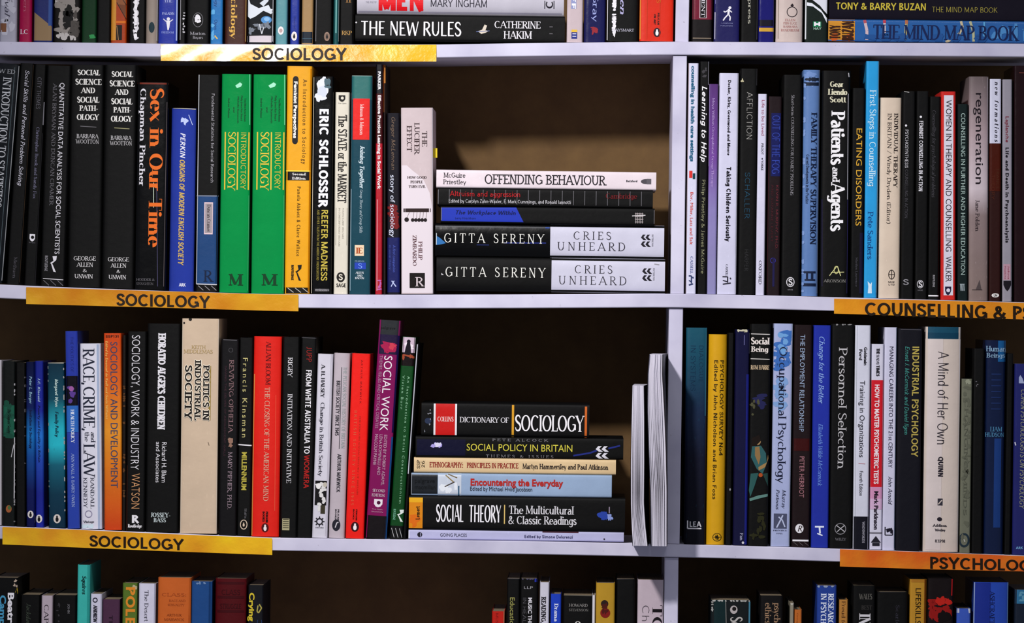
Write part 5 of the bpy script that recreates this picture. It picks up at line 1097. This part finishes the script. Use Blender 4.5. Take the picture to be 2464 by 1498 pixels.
B('thick cream book with a teal head band, lettered A Mind of Her Own', 2, 2229, 2312, 786, 2219, 2307, 'cdbfb4', [R(788, 1324, .0, .5, 'd0c4c0'), R(786, 815, .0, 1, '1d4a60'), R(800, 815, .0, 1, '173e54'), V('A Mind of Her Own', 846, 1070, .36, .66, '26222a', 'gl'), V('QUINN', 1100, 1147, .40, .54, '26222a', 'gx'), R(1200, 1217, .4, .54, '33313a'), L([(1214, .42), (1204, .52)], 2.4, 'cdbfb4'), E(1250, .46, 5, '26222a', 6), X('Addison', .28, .66, 1262, 1268, '3a343a', 'slb'), X('Wesley', .34, .62, 1273, 1279, '3a343a', 'slb'), X('83291', .34, .62, 1299, 1306, '3a343a', 'sb'), L([(816, .975), (1324, .985)], 2.4, 'e6dedc')], bu=3, pw=3)
B('khaki grey thin book beside the thick cream one', 2, 2314, 2341, 911, 2309, 2334, '6a6c5c', [BL(912, 925, .3, .98, '8d907c', 6, 8, 121), V('CHANGING MINDS', 960, 1240, .3, .62, '525448', 's'), O(1300, .42, 15, 5, '22303a', 11), L([(1298, .4), (1304, .5)], 2, 'b4b4ac'), BL(925, 1300, .05, .95, '5c5e50', 30, 9, 122)])
B('black book in the gap before Human Beings', 2, 2343, 2368, 838, 2336, 2364, '0e0e0f', [BL(915, 935, .2, .6, '6a686c', 3, 3, 123)])
B('dark navy book lettered Human Beings', 2, 2369, 2424, 818, 2366, 2412, '17203c', [R(819, 870, .62, .98, '1f5a90'), X('Human', .06, 1.0, 832, 845, '8cb0cc', 's'), X('Beings', .08, .96, 849, 860, '8cb0cc', 's'), X('LIAM', .3, .86, 1027, 1038, '4e86aa', 's'), X('HUDSON', .06, .96, 1041, 1051, '4e86aa', 's'), *[L([(900+14*k, .32), (900+14*k, .8)], 3, '1c2c58') for k in range(7)], R(1055, 1270, .5, .84, '1f3a74')], bu=3, pw=3, kind='gloss')
B('black book in the gap after Human Beings', 2, 2427, 2440, 850, 2415, 2432, '0e0e0f')
B('violet navy book with olive lettering at the end of the psychology row', 2, 2443, 2496, 875, 2434, 2490, '252862', [V('COHEN PSYCHOLOGISTS ON PSYCHOLOGY', 936, 1222, .30, .52, '8f9078', 'gi'), PG([(902, .26), (910, .36), (922, .44), (922, .2), (908, .2)], '9aa4c4'), X('ARK', .18, .48, 1316, 1322, '7ab0d8', 'gb'), L([(1064, .06), (1072, .1)], 3, 'b4b4c4')], kind='gloss', bu=1.5)

# ------------------------------------------------------------------ bottom shelf
def T4(label, x0, x1, yt, col, dec=(), **kw):
    return B(label, 3, x0, x1, yt, x0-6, x1-6, col, dec, **kw)
T4('black book with white and cyan lettering at the end of the bottom shelf', -18, 43, 1389, '0e0e0f', [V('Beatrix', 1425, 1520, .62, .86, 'e6e4ea', 'ib'), V('Campbell', 1432, 1545, .30, .54, '4a9ac0', 'ib'), BL(1392, 1418, .8, 1, 'b4a290', 5, 5, 130), PG([(1412, .98), (1424, .9), (1428, 1), (1420, 1)], 'b49a2c')])
T4('black book with faint green lettering on the bottom shelf', 50, 97, 1430, '0e0e0f', [V('Jackdaw', 1450, 1505, .3, .52, '3e463c', 'si')])
T4('narrow pinkish grey book lettered CAPT', 100, 127, 1432, 'b6a8b2', [V('CAPTIVES', 1454, 1560, .24, .66, '2a242a', 's')])
T4('black book between the CAPT book and the turquoise one', 129, 184, 1431, '0e0e0f', [V('JOHN', 1452, 1475, .62, .72, '8d8b90', 'g'), BL(1434, 1498, .1, .3, '3a383c', 6, 4, 131)])
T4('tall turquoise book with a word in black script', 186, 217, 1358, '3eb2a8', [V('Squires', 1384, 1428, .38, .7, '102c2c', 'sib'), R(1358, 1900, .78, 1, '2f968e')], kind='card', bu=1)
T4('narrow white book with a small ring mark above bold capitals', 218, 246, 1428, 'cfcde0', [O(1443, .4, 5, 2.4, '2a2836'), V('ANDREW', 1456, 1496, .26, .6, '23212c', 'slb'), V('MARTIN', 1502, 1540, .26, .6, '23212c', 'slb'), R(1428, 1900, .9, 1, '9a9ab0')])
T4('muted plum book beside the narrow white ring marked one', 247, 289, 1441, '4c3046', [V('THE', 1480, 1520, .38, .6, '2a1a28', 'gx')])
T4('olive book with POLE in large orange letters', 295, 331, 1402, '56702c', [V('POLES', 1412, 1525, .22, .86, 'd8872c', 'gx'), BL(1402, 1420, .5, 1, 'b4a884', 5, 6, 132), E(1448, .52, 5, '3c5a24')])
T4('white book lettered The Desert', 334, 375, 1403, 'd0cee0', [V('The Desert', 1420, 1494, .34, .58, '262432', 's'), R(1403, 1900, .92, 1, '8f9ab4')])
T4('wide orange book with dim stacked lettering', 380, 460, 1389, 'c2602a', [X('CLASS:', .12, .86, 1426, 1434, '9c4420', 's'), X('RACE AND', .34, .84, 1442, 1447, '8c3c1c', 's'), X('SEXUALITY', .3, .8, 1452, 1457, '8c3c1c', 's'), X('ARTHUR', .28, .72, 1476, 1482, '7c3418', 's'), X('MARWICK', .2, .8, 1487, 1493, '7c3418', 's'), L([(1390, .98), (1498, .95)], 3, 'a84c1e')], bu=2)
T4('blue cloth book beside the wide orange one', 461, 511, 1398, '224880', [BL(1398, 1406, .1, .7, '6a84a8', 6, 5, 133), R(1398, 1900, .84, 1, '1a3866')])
T4('wide dark maroon book with faint bands', 518, 593, 1391, '4e1418', [*[R(1399+34*k, 1405+34*k, .06, .94, '3c0f14') for k in range(4)], X('CLASS', .2, .8, 1418, 1430, '381014', 's'), X('STRUGGLE', .16, .84, 1452, 1464, '381014', 's')], bu=3, pw=3)
T4('black book with Crying in bold yellow', 597, 634, 1407, '16171c', [V('Crying for', 1426, 1530, .08, .42, 'd2bc34', 'ib'), L([(1453, .74), (1462, .9), (1474, .7), (1470, .6), (1456, .66)], 3, 'a89c4c'), X('(..)', .6, .95, 1490, 1500, '2c4070', 'g')])
T4('small red book standing alone before the Education book', 1184, 1215, 1470, 'b8241c', [L([(1470, .95), (1498, .95)], 2, 'd8946c'), V('MUSIC', 1474, 1510, .3, .5, '8c1a18', 's')])
T4('black book lettered Education in olive yellow', 1220, 1251, 1391, '0e0e0f', [V('Education', 1436, 1512, .24, .6, '9c9a54', 'i'), L([(1391, .0), (1391, 1)], 3, '3c3a44')])
T4('black book with a blue head, white lettering on music', 1252, 1293, 1391, '0e0e0f', [X('LLP', .2, .74, 1410, 1416, 'b9b7bc', 'g'), V('MUSIC THERAPY', 1437, 1535, .48, .7, 'd0ced4', 'ib'), V('IN HEALTH', 1437, 1520, .16, .36, '6a686e', 'gl'), R(1391, 1399, .84, 1, '2a36a0'), BL(1389, 1394, .0, .84, '4c4a60', 7, 5, 134)])
T4('narrow white book lettered READING', 1299, 1322, 1400, 'cbc9d6', [V('READING,', 1436, 1498, .16, .66, '222026', 'slb')])
T4('small bright blue book lettered Drama', 1325, 1351, 1428, '2442b8', [V('Drama', 1452, 1494, .36, .72, 'dfe4f2', 'sb'), V('and', 1500, 1520, .36, .72, 'dfe4f2', 'sb')], kind='gloss')
T4('wide black book with a white page edge, beside the Drama book', 1355, 1426, 1431, '0e0e0f', [X('HOWARD', .2, .84, 1452, 1459, '8d8a86', 's'), X('STEVENSON', .2, .86, 1464, 1470, '7c7a76', 's'), L([(1431, .02), (1432, .98)], 2, '6a665c'), X('O', .42, .6, 1494, 1508, 'd0cec8', 'sb')])
T4('slim white edged pamphlet beside the mustard book', 1426, 1432, 1431, 'd4d2d8')
T4('mustard book with a red and black pear shaped picture', 1434, 1480, 1402, 'b48c2c', [E(1452, .46, 9, '2c1f1c', 9), E(1474, .5, 12, '7c1f1c', 12), BL(1440, 1486, .25, .8, '4c1c18', 6, 9, 135)], bu=1)
T4('plain black book between the mustard and the pinkish grey book', 1483, 1528, 1392, '0e0e0f', [L([(1392, .02), (1391, .98)], 3, '4a484c')])
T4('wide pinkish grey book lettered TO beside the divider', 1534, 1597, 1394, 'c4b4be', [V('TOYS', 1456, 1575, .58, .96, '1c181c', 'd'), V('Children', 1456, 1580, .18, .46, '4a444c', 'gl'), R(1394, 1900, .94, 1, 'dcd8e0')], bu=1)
# beyond the divider
T4('worn dark book with a pale round emblem and a light blue edge', 1711, 1806, 1443, '171c1e', [R(1443, 1900, .0, .36, '182a2c'), BL(1442, 1447, .0, 1, 'a9a9a4', 14, 5, 136), BL(1443, 1480, .0, .06, '9a9a96', 5, 5, 137), L([(1445, .37), (1500, .39)], 1.4, '8d8d88'), E(1466, .58, 10, 'b0a9a8', 9), E(1464, .59, 5, '1c1a1a'), V('Science', 1484, 1560, .5, .8, 'b4b0ac', 's'), R(1446, 1900, .96, 1, '5aa0bc')])
T4('black book lettered psych ethics in tan', 1829, 1884, 1432, '131213', [V('psychology', 1450, 1540, .62, .9, '9c7c60', 's'), V('ethics', 1450, 1500, .22, .5, '9c7c60', 's')])
T4('narrow grey beige book with a ragged head', 1901, 1911, 1450, '8a8474', [BL(1448, 1455, .1, 1, 'b4b0a4', 4, 6, 138)])
T4('small orange book beside the grey beige one', 1912, 1930, 1466, 'b8662c', [V('Group', 1474, 1500, .3, .5, '8c4418', 's')])
T4('blue book lettered RESEARCH IN in white serif', 1966, 2013, 1408, '27408e', [V('RESEARCH', 1428, 1515, .58, .86, 'd4dcee', 'sb'), V('IN PSYCHOLOGY', 1428, 1555, .2, .48, 'd4dcee', 'sb'), BL(1407, 1413, .0, 1, '8d9cb8', 7, 5, 139)])
T4('narrow ochre book with brown lettering beside the blue RESEARCH book', 2019, 2041, 1442, 'b07a3a', [V('Freud for', 1446, 1510, .3, .7, '4c2c18', 's')])
T4('wide black book with worn grey stacked lettering', 2052, 2106, 1408, '0e0e0f', [X('WALES', .3, .86, 1428, 1441, '5a5852', 's'), X('BEST', .4, .86, 1456, 1466, '3a3836', 's'), V('INK', 1478, 1520, .3, .8, 'cac8cc', 'sb')])
T4('dull black book before the mustard LIFESKILLS book', 2110, 2184, 1423, '0e0e0f', [V('Scarlet', 1455, 1510, .62, .74, '34323c', 's'), L([(1424, .1), (1423, .9)], 1.4, '3a383a')])
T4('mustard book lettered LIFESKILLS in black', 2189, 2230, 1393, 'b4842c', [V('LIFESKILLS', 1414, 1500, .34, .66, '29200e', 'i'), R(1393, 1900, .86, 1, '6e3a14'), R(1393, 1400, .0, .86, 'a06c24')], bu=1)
T4('black book with red paint strokes on its spine', 2232, 2294, 1391, '171112', [BL(1430, 1498, .0, .95, '8c1a18', 22, 16, 140), BL(1432, 1460, .3, .98, 'b4241c', 8, 13, 141), BL(1466, 1498, .4, .95, '140e10', 8, 16, 142), L([(1392, .95), (1432, .94)], 3, '9c1c1c')])
T4('small mid blue book between the red painted and the wide blue book', 2302, 2336, 1463, '3c58b4', [R(1463, 1474, .0, .18, 'b4b8c8'), L([(1461, .9), (1474, .95)], 5, 'd6d6da')])
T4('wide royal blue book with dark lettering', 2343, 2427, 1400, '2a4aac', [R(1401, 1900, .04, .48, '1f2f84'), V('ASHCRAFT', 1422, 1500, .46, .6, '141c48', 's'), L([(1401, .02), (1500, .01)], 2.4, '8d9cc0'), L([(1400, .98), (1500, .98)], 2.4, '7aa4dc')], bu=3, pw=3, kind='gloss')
T4('teal blue book at the far end of the bottom shelf', 2442, 2500, 1418, '1a2230', [R(1418, 1452, .0, .5, '2f6a90'), BL(1420, 1450, .0, .45, '5a90a8', 6, 8, 143)])
